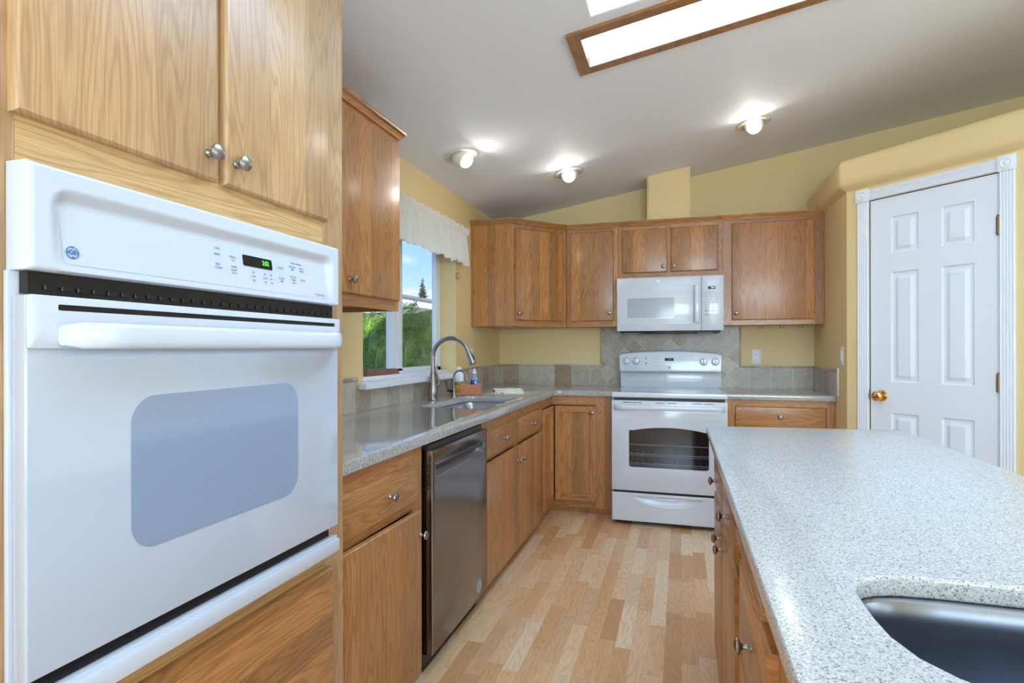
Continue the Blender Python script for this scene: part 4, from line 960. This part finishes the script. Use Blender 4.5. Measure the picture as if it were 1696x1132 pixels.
q = MB(); q.tube([e1+dr*s_ for s_ in (0, .004, .0041, .012, .03, .05, .07, .078, .080)], [.0135, .0135, .016, .0165, .017, .019, .0225, .0225, .018], 18, upv=(0, 1, 0)); sh1 = build(q, 'spray_head', NICKEL, fc, world=True, angle=50)
q = MB(); q.tube([e1+dr*s_+Vector((.0175, 0, .004)) for s_ in (.02, .035, .05, .066)], [.003, .005, .006, .003], 8); build(q, 'spray_button', BLACK, sh1, world=True)
q = MB(); q.tube([(fx, fy+.01, .985), (fx+.012, fy+.034, .998), (fx+.018, fy+.046, 1.008)], [.016, .014, .012], 14)
q.tube([(fx+.018, fy+.046, 1.008), (fx+.016, fy+.040, 1.04), (fx+.010, fy+.030, 1.075), (fx+.008, fy+.028, 1.105), (fx+.012, fy+.032, 1.122)], [.011, .008, .0075, .009, .004], 12); build(q, 'handle', NICKEL, fc, world=True, angle=60)

f2 = thing('filter_faucet', 'small gooseneck drinking water tap right of the main faucet', 'faucet', (-1.415, 3.411, .914), 0)
fx, fy = -1.415, 3.411
q = MB(); q.lathe([(.022, .914), (.022, .917), (.018, .922), (.014, .94), (.0105, .962), (.0075, .968)], (fx, fy, 0), 'z', 20); build(q, 'tap_body', NICKEL, f2, world=True)
rad = .045; pts = [(fx, fy, .965), (fx, fy, 1.0)]+[(fx+rad-rad*math.cos(a), fy, 1.040+rad*math.sin(a)) for a in [math.pi*k/14 for k in range(15)]]+[(fx+2*rad+.004, fy, 1.022)]
q = MB(); q.tube(pts, .006, 12, upv=(0, 1, 0)); build(q, 'spout', NICKEL, f2, world=True)
q = MB(); q.tube([(fx, fy, .945), (fx-.02, fy-.055, .960)], [.008, .006], 10); build(q, 'lever_stem', BLACK, f2, world=True)
q = MB(); q.tube([(fx-.018, fy-.048, .958), (fx-.022, fy-.066, 1.0), (fx-.025, fy-.075, 1.030)], [.005, .007, .010], 10); build(q, 'lever', NICKEL, f2, world=True)

# ------------------------------------------------------------------ things round the sink
so = thing('soap_bottle', 'white soap bottle with a yellow and green label behind the terracotta holder', 'bottle', (-1.455, 3.60, .914), 0)
bx0, by0 = -1.455, 3.60
q = MB()
def oval(prof, cx, cy, sy=.62, n=24): return [[(cx+r_*math.cos(2*math.pi*i/n), cy+r_*sy*math.sin(2*math.pi*i/n), z) for i in range(n)] for r_, z in prof]
q.loft(oval([(.030, .9142), (.033, .918), (.0345, .94), (.0345, 1.02), (.034, 1.04), (.028, 1.058), (.016, 1.068), (.0145, 1.075)], bx0, by0)); build(q, 'bottle_body', simple('white_bottle', (232, 236, 238), .3), so, world=True)
q = MB(); q.loft(oval([(.0350, .925), (.0353, .94), (.0353, .985), (.0350, 1.005)], bx0, by0), caps=False)
m_, t, b = mat('soap_label'); co = N(t, 'ShaderNodeTexCoord'); s_ = N(t, 'ShaderNodeSeparateXYZ'); t.links.new(co.outputs['Object'], s_.inputs[0]); nz = N(t, 'ShaderNodeTexNoise', Scale=45.0); t.links.new(co.outputs['Object'], nz.inputs['Vector'])
t.links.new(ramp(t, mth(t, 'ADD', mth(t, 'MULTIPLY', s_.outputs['Z'], 8.0), mth(t, 'MULTIPLY', nz.outputs['Fac'], .5)), [(0, (214, 120, 30)), (.45, (232, 170, 40)), (.72, (226, 200, 60)), (.86, (40, 92, 74)), (1, (220, 226, 160))]), b.inputs['Base Color']); build(q, 'label_wrap', m_, so, world=True)
q = MB(); q.loft(oval([(.0165, 1.072), (.0170, 1.074), (.0170, 1.098), (.0155, 1.101)], bx0, by0, 1)); build(q, 'cap', VINYL, so, world=True)
db = thing('dish_soap_bottle', 'clear bottle of blue dish liquid with a white cap behind the terracotta holder', 'bottle', (-1.375, 3.69, .914), 0)
bx0, by0 = -1.375, 3.69
q = MB(); q.loft(oval([(.026, .9142), (.029, .918), (.030, .95), (.031, .985), (.027, 1.008)], bx0, by0, .7)); build(q, 'blue_liquid', simple('blue_liquid', (50, 110, 190), .1, coat=1), db, world=True)
q = MB(); q.loft(oval([(.0272, 1.008), (.022, 1.025), (.013, 1.045), (.012, 1.055)], bx0, by0, .75)); build(q, 'bottle_neck', simple('clear_plastic', (176, 184, 186), .12, alpha=.75), db, world=True)
q = MB(); q.loft(oval([(.0155, 1.052), (.0155, 1.066), (.009, 1.069), (.008, 1.082), (.005, 1.086)], bx0, by0, 1)); build(q, 'cap', VINYL, db, world=True)
# terracotta sponge holder
tx0, tx1, tyy = -1.418, -1.278, 3.548
top = [(tx1-(tx1-tx0)*k/20, .914+.078+.0045*math.cos(2*math.pi*k/20*1.0)-(.003*math.sin(math.pi*k/20))) for k in range(21)]
bot = [(tx0+(tx1-tx0)*k/24, .9142+.0035*(1-math.cos(2*math.pi*2.5*k/24))/2) for k in range(25)]
q = MB(); q.prism(bot+top, 'xz', -.03, .03, bev=.003, bevtest=None, seg=2)
a_ = R(14); q.v = [((x+1.348)*math.cos(a_)-y*math.sin(a_)-1.348, (x+1.348)*math.sin(a_)+y*math.cos(a_)+tyy, z) for x, y, z in q.v]
solo(q, 'sponge_holder', TERRA, 'wavy terracotta coloured block behind the sink, in front of the bottles', 'sponge holder', (-1.348, tyy, .914))
# dish cloth
q = MB(); cxl, cyl = -1.165, 3.80
m_, t, b = mat('printed_cloth'); co = N(t, 'ShaderNodeTexCoord'); v_ = N(t, 'ShaderNodeTexVoronoi', Scale=26.0); t.links.new(co.outputs['Object'], v_.inputs['Vector']); s_ = N(t, 'ShaderNodeSeparateColor'); t.links.new(v_.outputs['Color'], s_.inputs[0])
c_ = mixc(t, mth(t, 'MULTIPLY', mth(t, 'GREATER_THAN', s_.outputs[0], .70), mth(t, 'LESS_THAN', v_.outputs['Distance'], .30)), lin((228, 224, 204)), lin((92, 66, 66)))
c_ = mixc(t, mth(t, 'MULTIPLY', mth(t, 'GREATER_THAN', s_.outputs[1], .76), mth(t, 'LESS_THAN', v_.outputs['Distance'], .28)), c_, lin((90, 120, 90))); t.links.new(c_, b.inputs['Base Color']); b.inputs['Roughness'].default_value = .9; CLOTH = m_
tw = thing('dish_cloth', 'folded cream dish cloth with dark print lying on the counter corner', 'cloth', (cxl, cyl, .914), 0)
for k in range(3):
    q = MB(); zz = .9145+.0105*k; wx, wy = .118-.006*k, .070-.006*k
    def clf(u, v, s_=1, zz=zz, wx=wx, wy=wy, k=k):
        x = (u-.5)*2*wx; y = (v-.5)*2*wy; e_ = min(u, 1-u, v, 1-v)
        z = zz+(.0100*min(1, (e_/.06))**.5)+(.003*math.sin(x*52+k*2)*math.cos(y*40+k) if k == 2 else 0)
        if k < 2: z = min(z, zz+.0100)
        a = R(14+3*k); return (cxl+x*math.cos(a)-y*math.sin(a), cyl+x*math.sin(a)+y*math.cos(a)+.004*math.sin(x*30+k), z)
    q.grid(lambda u, v: clf(u, v), 26, 16); n0 = len(q.v); q.grid(lambda u, v: (clf(u, v)[0], clf(u, v)[1], zz), 26, 16); build(q, 'cloth_fold', CLOTH, tw, world=True, angle=80)

# block of wood on the window ledge
q = MB(); q.prism([(2.70, 1.0785), (3.065, 1.0785), (3.03, 1.110), (2.70, 1.118)], 'yz', -1.648, -1.618, bev=.002, seg=1)
solo(q, 'wood_block', simple('weathered_brown_wood', (128, 94, 74), .8, bump=(60, .6, .004)), 'short weathered brown board lying in the window track', 'wood block', (-1.633, 2.88, 1.0785))

# ================================================================== BACKSPLASH
def tri(mb, a, b2, c, d): pass
TW = .155
TL_ = stone_tile('travertine_left', TW, .3, (-3, .8), 'Y'); TB_ = stone_tile('travertine_back', TW, .3, (-3.058, .8), 'X'); TD_ = stone_tile('travertine_diamond', .102, .102, (-.084, 1.16), 'X', True)
TC_ = stone_tile('travertine_trim', .15, 2.0, (-3, 0), 'X'); TCY = stone_tile('travertine_trim_y', .15, 2.0, (-3, 0), 'Y')
def splash(name, label, parts):
    mb, mt, trims = parts; o = solo(mb, name, mt, label, 'backsplash', (0, 0, 0)); ROOT[o] = o; LOC[o] = (Vector((0, 0, 0)), 0.0)
    for tm, tmt in trims: build(tm, 'trim_strip', tmt, o)
    return o
q = MB(); q.box(XW+.0003, -1.527, 1.348, 2.445, .9145, 1.070); q.box(XW+.0003, -1.527, 2.445, 3.765, .9145, 1.022); q.box(XW+.0003, -1.527, 3.765, YB-.011, .9145, 1.070)
c_ = MB(); c_.tube([(-1.5265, 1.348, 1.078), (-1.5265, 2.445, 1.078)], .010, 10, sc=(1, 1)); c2_ = MB().tube([(-1.5285, 3.765, 1.077), (-1.5285, YB-.012, 1.077)], .008, 10)
g_ = MB(); g_.tube([(-1.5275, 1.348, .9155), (-1.5275, 4.74, .9155)], .002, 6)
splash('tile_backsplash', 'row of travertine tiles on the left wall, below the window', (q, TL_, [(c_, TCY), (c2_, TCY)]))
DXA, DXB = -.633, .442
q = MB(); q.box(-1.5265, DXA, YB-.010, YB-.0003, .9145, 1.072)
c_ = MB(); c_.box(-1.5265, DXA+.0, YB-.014, YB-.0005, 1.072, 1.088, .003)
splash('tile_backsplash', 'row of grey travertine tiles on the back wall left of the range', (q, TB_, [(c_, TC_)]))
q = MB(); q.box(DXB, XR-.0003, YB-.010, YB-.0003, .9145, 1.072); q2 = MB()
c_ = MB(); c_.box(DXB, XR-.001, YB-.014, YB-.0005, 1.072, 1.088, .003)
splash('tile_backsplash', 'row of travertine tiles on the back wall right of the range, under the outlet', (q, TB_, [(c_, TC_)]))
q = MB(); q.box(XR-.010, XR-.0003, 4.07, YB-.0105, .9145, 1.072); c_ = MB(); c_.box(XR-.014, XR-.0005, 4.06, YB-.0145, 1.072, 1.088, .003); e_ = MB(); e_.box(XR-.013, XR-.0005, 4.045, 4.0695, .9145, 1.10, .003)
splash('tile_backsplash', 'short row of tiles on the side wall below the light switch', (q, stone_tile('travertine_side', TW, .3, (-3.02, .8), 'Y'), [(c_, TCY), (e_, simple('pale_end_trim', (214, 204, 190), .4))]))
q = MB(); q.box(DXA+.0005, DXB-.0005, YB-.011, YB-.0003, .9145, 1.396)
c_ = MB().box(DXA-.012, DXA+.004, YB-.0165, YB-.0005, 1.0885, 1.396, .004); c2_ = MB().box(DXB-.004, DXB+.012, YB-.0165, YB-.0005, 1.0885, 1.396, .004)
splash('tile_backsplash', 'diamond set travertine tiles on the wall behind the range', (q, TD_, [(c_, TC_), (c2_, TC_)]))

# outlets and switch
def plate(name, label, cat, loc, rot, kind):
    p = thing(name, label, cat, loc, rot)
    q = MB(); q.box(-.035, .035, -.006, -.0005, loc[2]-.057, loc[2]+.057, .002); po = build(q, 'cover_plate', CERAM, p)
    if kind == 'outlet':
        for dz in (-.02, .02):
            r_ = MB(); r_.prism(rrect(-.017, .017, loc[2]+dz-.0145, loc[2]+dz+.0145, .006, 4), 'xz', -.0075, -.0055); ro = build(r_, 'receptacle', CERAM, po)
            s_ = MB(); s_.box(-.0075, -.0055, -.0079, -.0074, loc[2]+dz-.001, loc[2]+dz+.007); s_.box(.0055, .0072, -.0079, -.0074, loc[2]+dz, loc[2]+dz+.006); s_.lathe([(.0026, 0), (.0026, .0004)], (0, -.0075, loc[2]+dz-.0075), '-y', 10); build(s_, 'slot', BLACK, ro)
    else:
        r_ = MB(); r_.box(-.0165, .0165, -.0095, -.005, loc[2]-.033, loc[2]+.033, .002); build(r_, 'rocker', CERAM, po)
    return p
plate('outlet', 'white duplex outlet on the back wall right of the range', 'outlet', (.562, YB, 1.158), 0, 'outlet')
plate('outlet', 'white wall plate on the left wall right of the window, behind the faucet spray head', 'outlet', (XW, 4.05, 1.165), 90, 'outlet')
plate('light_switch', 'white light switch on the short side wall beside the pantry door', 'switch', (XR, 3.985, 1.178), -90, 'switch')

# ================================================================== CURTAIN
cv = thing('valance', 'white ruffled cotton valance gathered over the top of the window', 'curtain', (-1.47, 3.1, 1.80), 0)
Y0c, Y1c = 2.36, 3.845
def fold(u): return .005*math.sin(u*233+2*math.sin(u*41))+.004*math.sin(u*83+1.3)+.0045*math.sin(u*397+1.5*math.sin(u*57))+.002*math.sin(u*611)
def skirt(u, v, zt=2.052, zb=1.825, off=0.0):
    y = Y0c+(Y1c-Y0c)*u; zz = zb+.006*math.sin(u*31)+.005*math.sin(u*77+1)
    if (u*13) % 1 > .72: zz += .010
    f = fold(u)*(.4+1.1*v); x = -1.480+off+f+.012*v
    if u > .985: x -= (u-.985)*3.0
    return (x, y+.004*math.sin(u*99)*v, zt+(zz-zt)*v)
q = MB(); q.grid(lambda u, v: skirt(u, v), 700, 12); build(q, 'skirt', SHEER, cv, world=True, angle=180)
q = MB(); q.grid(lambda u, v: skirt(u+.003, v, 2.05, 1.865, -.008), 420, 8); build(q, 'lining', SHEER, cv, world=True, angle=180)
def ruf(u, v):
    y = Y0c+(Y1c-Y0c)*u; z = 2.046+(2.090-2.046)*v+(.006*math.sin(u*260+3*math.sin(u*33))+.004*math.sin(u*130+2)+.003*math.sin(u*520))*v
    return (-1.478+fold(u)*.5+.013*v*math.sin(u*330+2*math.sin(u*71))+.009*math.sin(u*611)*math.sin(v*3), y, z)
q = MB(); q.grid(ruf, 800, 8); build(q, 'ruffle_header', SHEER, cv, world=True, angle=180)
q = MB(); q.tube([(-1.489, Y0c, 2.052), (-1.489, Y1c-.01, 2.052)], .005, 8); q.tube([(-1.489, Y1c-.01, 2.052), (-1.53, Y1c, 2.052)], .005, 8); build(q, 'curtain_rod', VINYL, cv, world=True)
q = MB(); q.lathe([(.014, 0), (.016, .004), (.016, .02), (.012, .026), (.001, .028)], (XW+.0005, 3.755, 1.745), (Vector((0, 1, 0)), Vector((0, 0, 1.5)), Vector((1, 0, 0))), 18)
solo(q, 'tieback_knob', simple('tan_knob', (190, 162, 118), .5), 'small tan tie-back knob on the wall below the right end of the valance', 'tieback', (XW, 3.755, 1.725))

# ================================================================== CEILING LIGHTS
slope = math.atan(SL); nrm = Vector((SL, 0, -1)).normalized()
def downlight(x, y, label, aim, rr=.106):
    z = zc(x); d = thing('recessed_light', label, 'ceiling light', (x, y, z), 0, 'eyeball lights in the kitchen ceiling')
    ua = Vector((1, 0, SL)).normalized(); va = Vector((0, 1, 0)); ax = (ua, va, nrm); c = Vector((x, y, z))
    q = MB(); n = 36; rings = []
    for r_, h in [(rr, .0003), (rr, .003), (rr-.004, .006), (.074, .007), (.066, .003), (.064, -.01)]:
        rings.append([c+nrm*h+ua*(r_*math.cos(2*math.pi*i/n))+va*(r_*math.sin(2*math.pi*i/n)) for i in range(n)])
    q.loft(rings, caps=False); build(q, 'trim_ring', simple('light_trim', (224, 214, 204), .45), d, world=True, angle=50)
    a = Vector(aim).normalized(); s1 = a.orthogonal().normalized(); s2 = a.cross(s1)
    e0 = c+nrm*.012; q = MB(); rings = []
    for k in range(0, 10):
        th_ = math.pi*(k/9)*.62+math.pi*.22
        rings.append([e0+a*(-.060*math.cos(math.pi-th_)*-1)*-1+(s1*math.cos(2*math.pi*i/n)+s2*math.sin(2*math.pi*i/n))*(.060*math.sin(th_)) for i in range(n)])
    # spherical eyeball: latitudes from the lamp opening back to the ceiling
    rings = []
    for k in range(12):
        th_ = R(48+k*9); rings.append([e0+a*(.060*math.cos(th_))+(s1*math.cos(2*math.pi*i/n)+s2*math.sin(2*math.pi*i/n))*(.060*math.sin(th_)) for i in range(n)])
    q.loft(rings, caps=False); build(q, 'eyeball', simple('eyeball_white', (228, 218, 208), .4), d, world=True, angle=50)
    q = MB(); rings = []
    for r_, h in [(.043, .036), (.0435, .046), (.040, .056), (.030, .064), (.016, .068), (.001, .069)]:
        rings.append([e0+a*h+(s1*math.cos(2*math.pi*i/n)+s2*math.sin(2*math.pi*i/n))*r_ for i in range(n)])
    q.loft(rings); build(q, 'bulb', BULB, d, world=True, angle=80)
    lo = lamp('recessed_bulb_light', 'AREA', e0+a*.072, a, 1.5, (1, .97, .92), .08)
    return d
downlight(-1.247, 3.129, 'round recessed eyeball light nearest the window, leftmost of three', (.78, -.10, -.62))
downlight(-.749, 3.904, 'round recessed eyeball light above the range side, middle of three', (.10, -.80, -.58))
downlight(.445, 3.886, 'round recessed eyeball light at the right, in front of the pantry ledge', (-.05, -.82, -.57))
# oak framed fluorescent light box
fb_ = thing('ceiling_light_box', 'long oak framed fluorescent light box set in the ceiling', 'ceiling light', ((FX[0]+FX[1])/2, (FX[2]+FX[3])/2, zc(.17)), 0)
q = MB(); wd = .052; lo_, hi_ = -.014, .05
skewbox(q, FX[0], FX[1], FX[2], FX[2]+wd, lo_, -.0006); skewbox(q, FX[0], FX[1], FX[3]-wd, FX[3], lo_, -.0006); skewbox(q, FX[0], FX[0]+wd, FX[2]+wd, FX[3]-wd, lo_, -.0006); skewbox(q, FX[1]-wd, FX[1], FX[2]+wd, FX[3]-wd, lo_, -.0006)
skewbox(q, FX[0]+.032, FX[1]-.032, FX[2]+.032, FX[2]+wd, -.001, .05); skewbox(q, FX[0]+.032, FX[0]+wd, FX[2]+wd, FX[3]-wd, -.001, .05); skewbox(q, FX[1]-wd, FX[1]-.032, FX[2]+wd, FX[3]-wd, -.001, .05)
build(q, 'oak_frame', oak('oak_light_frame', False, (186, 132, 76), (160, 108, 56), (112, 72, 34), .9), fb_, world=True, flat=True)
q = MB(); skewbox(q, FX[0]+wd, FX[1]-wd, FX[3]-wd-.004, FX[3]-wd+.01, -.0125, .05); build(q, 'inner_reveal', CREAMW, fb_, world=True, flat=True)
q = MB(); skewbox(q, FX[0]+wd, FX[1]-wd, FX[2]+wd, FX[3]-wd-.004, .030, .036); build(q, 'diffuser_panel', DIFF, fb_, world=True, flat=True)

# ================================================================== OUTSIDE
q = MB(); q.box(-40, -1.72, -10, 40, -.65, -.6); struct(q, 'ground_outside', simple('lawn', (96, 120, 60), .9))
random.seed(3)
# clipped hedge running away to the left
def leafy(mb, n, pick, s0, s1):
    for _ in range(n):
        p, nn = pick(); s_ = random.uniform(s0, s1)
        d = Vector((random.gauss(0, 1), random.gauss(0, 1), random.gauss(0, 1)+.4)); d = (d+nn*.8).normalized(); a = d.orthogonal().normalized(); a = (a*math.cos(random.random()*6.28)+d.cross(a)*math.sin(random.random()*6.28))
        b2 = d.cross(a)*.45
        mb.add([p-b2*s_*.5, p+a*s_*.5+d*s_*.15, p+b2*s_*.5, p-a*s_*.5], [(0, 1, 2, 3)])
hA, hB = Vector((-1.95, 4.86, 0)), Vector((-6.2, 8.2, 0)); hd = (hB-hA); hl = hd.length; hd.normalize(); hn = Vector((-hd.y, hd.x, 0)); hn = hn if hn.dot(Vector((0, -1, 0))) > 0 else -hn
ztop, zbot, dep = 1.60, -.6, 1.2
q = MB()
def hf(u, v):
    # v over face then top
    s_ = v*(ztop-zbot+dep); bz_ = .02*math.sin(u*90+v*40)+.02*math.sin(u*37-v*23)
    if s_ < ztop-zbot: p = hA+hd*(hl*u)+hn*bz_; return (p.x, p.y, zbot+s_)
    k = s_-(ztop-zbot); p = hA+hd*(hl*u)-hn*k; return (p.x, p.y, ztop-.01+bz_*.5)
q.grid(hf, 120, 60)
def pickh():
    u = random.random()**1.2; s_ = random.uniform(.8, ztop-zbot+.5); 
    if s_ < ztop-zbot: return (hA+hd*(hl*u)+hn*random.uniform(-.01, .03)+Vector((0, 0, zbot+s_)), hn)
    return (hA+hd*(hl*u)-hn*(s_-(ztop-zbot))+Vector((0, 0, ztop+random.uniform(-.01, .012))), Vector((0, 0, 1)))
leafy(q, 42000, pickh, .014, .034)
solo(q, 'hedge', HEDGE, 'tall clipped green hedge outside the window', 'hedge', (-4, 6.5, -.6), flat=True)
# neighbouring house
nh = thing('neighbor_house', 'white neighbouring house with a low pale roof beyond the hedge', 'building', (-9, 17, -.6), 0)
def at(u, v, dist):
    r_ = Fw+Rt*((u-848)/F)+Up*((576.4-v)/F); return Vector((0, 0, CAMH))+r_*dist
A_, B_ = at(661, 488.5, 18), at(708, 497, 19.9); dd = (B_-A_).normalized(); dn = Vector((-dd.y, dd.x, 0)).normalized(); dn = dn if dn.dot(Fw) > 0 else -dn
q = MB(); zt_ = A_.z; L_ = 16.0; A0 = Vector((A_.x, A_.y, 0))-dd*.8; A0.z = 0; ddh = Vector((dd.x, dd.y, 0)).normalized()
def hb_(mb, a, l, d0, d1, z0, z1, drop=0.0):
    vs = []
    for s_ in (0, l):
        for d_ in (d0, d1):
            for z in (z0, z1): p = A0+ddh*(a+s_)+dn*d_; vs.append((p.x, p.y, z-drop*(a+s_)))
    mb.add(vs, [(0, 1, 3, 2), (4, 6, 7, 5), (0, 4, 5, 1), (2, 3, 7, 6), (0, 2, 6, 4), (1, 5, 7, 3)])
zr = A_.z
q = MB(); hb_(q, 0, L_, .5, 6, -.6, zr-.12); build(q, 'wall', simple('white_siding', (220, 224, 230), .7), nh, world=True)
q = MB(); hb_(q, -.3, L_+.6, 0, .05, zr-.30, zr-.02); build(q, 'fascia', simple('white_fascia', (232, 234, 238), .5), nh, world=True)
q = MB(); hb_(q, -.3, L_+.6, -.12, 0, zr-.06, zr+.02); build(q, 'gutter', simple('grey_gutter', (110, 122, 136), .5), nh, world=True)
q = MB(); p = [A0-ddh*.3-dn*.05, A0+ddh*(L_+.3)-dn*.05, A0+ddh*(L_+.3)+dn*4, A0-ddh*.3+dn*4]
q.add([(p[0].x, p[0].y, zr+.01), (p[1].x, p[1].y, zr+.01), (p[2].x, p[2].y, zr+.55), (p[3].x, p[3].y, zr+.55), (p[0].x, p[0].y, zr-.08), (p[1].x, p[1].y, zr-.08), (p[2].x, p[2].y, zr+.45), (p[3].x, p[3].y, zr+.45)], [(0, 1, 2, 3), (7, 6, 5, 4), (0, 4, 5, 1), (1, 5, 6, 2), (2, 6, 7, 3), (3, 7, 4, 0)]); build(q, 'roof', simple('pale_roof', (196, 188, 190), .8), nh, world=True)
# spruce
tp = at(700, 459, 42); bs = Vector((tp.x, tp.y, -.6)); sc_ = tp.z+.6
q = MB(); q.tube([bs, Vector((tp.x, tp.y, tp.z-.3))], [.22, .03], 8)
tro = thing('spruce_tree', 'dark spruce tree standing behind the neighbouring roof', 'tree', tuple(bs), 0); build(q, 'trunk', simple('bark', (70, 56, 48), .9), tro, world=True)
q = MB(); random.seed(5)
for k in range(90):
    z = tp.z-.1-(sc_-1.5)*(k/90)**1.05+random.uniform(-.06, .06); r_ = .05+.62*((tp.z-z)/2.2)**.9*random.uniform(.5, 1.2); r_ = min(r_, 1.3)
    for j in range(11):
        a = random.random()*6.28; d_ = Vector((math.cos(a), math.sin(a), random.uniform(-.45, .05)))*r_*random.uniform(.6, 1.1); c0 = Vector((tp.x, tp.y, z)); sd = Vector((-math.sin(a), math.cos(a), 0))*r_*.16
        q.add([c0, c0+d_*.55+sd, c0+d_, c0+d_*.55-sd, c0+d_*.5+Vector((0, 0, -.12*r_-.03))], [(0, 1, 2, 3), (0, 3, 2, 4), (0, 4, 2, 1)])
build(q, 'foliage', SPRUCE, tro, world=True, flat=True)
# shrub top behind the hedge
# darker hedge farther along
q = MB(); pa, pb = at(520, 560, 11.6), at(648, 560, 11.0); dv = (pb-pa); dv.z = 0; lv = dv.length; dv.normalize(); nv_ = Vector((dv.y, -dv.x, 0))
zt2 = CAMH+(576.4-517)/F*11.1
def h2(u, v):
    p = Vector((pa.x, pa.y, 0))+dv*(lv*u); b_z = .03*math.sin(u*60+v*30); return (p.x+nv_.x*b_z, p.y+nv_.y*b_z, -.6+(zt2+.6)*v)
q.grid(h2, 60, 30); n0 = len(q.v); q.grid(lambda u, v: tuple(Vector(h2(u, v))-nv_*.9), 60, 30)
leafy(q, 5000, lambda: (Vector((pa.x, pa.y, 0))+dv*(lv*random.random())+nv_*random.uniform(-.01, .06)+Vector((0, 0, random.uniform(.6, zt2))), nv_), .03, .07)
solo(q, 'hedge', SHRUB, 'darker hedge showing above the sunlit part of the clipped hedge', 'hedge', ((pa.x+pb.x)/2, (pa.y+pb.y)/2, -.6), flat=True)
cS = at(679, 507, 9.3); q = MB(); random.seed(9)
leafy(q, 90, lambda: ((lambda v: (cS+Vector((v.x*.13, v.y*.13, v.z*.13-.03)), v))(Vector((random.gauss(0, .5), random.gauss(0, .5), random.gauss(0, .5))))), .05, .14)
q.tube([Vector((cS.x, cS.y, -.6)), cS-Vector((0, 0, .1))], .03, 6)
solo(q, 'shrub', SHRUB, 'small leafy shrub top showing just above the hedge', 'shrub', (cS.x, cS.y, -.6), flat=True)
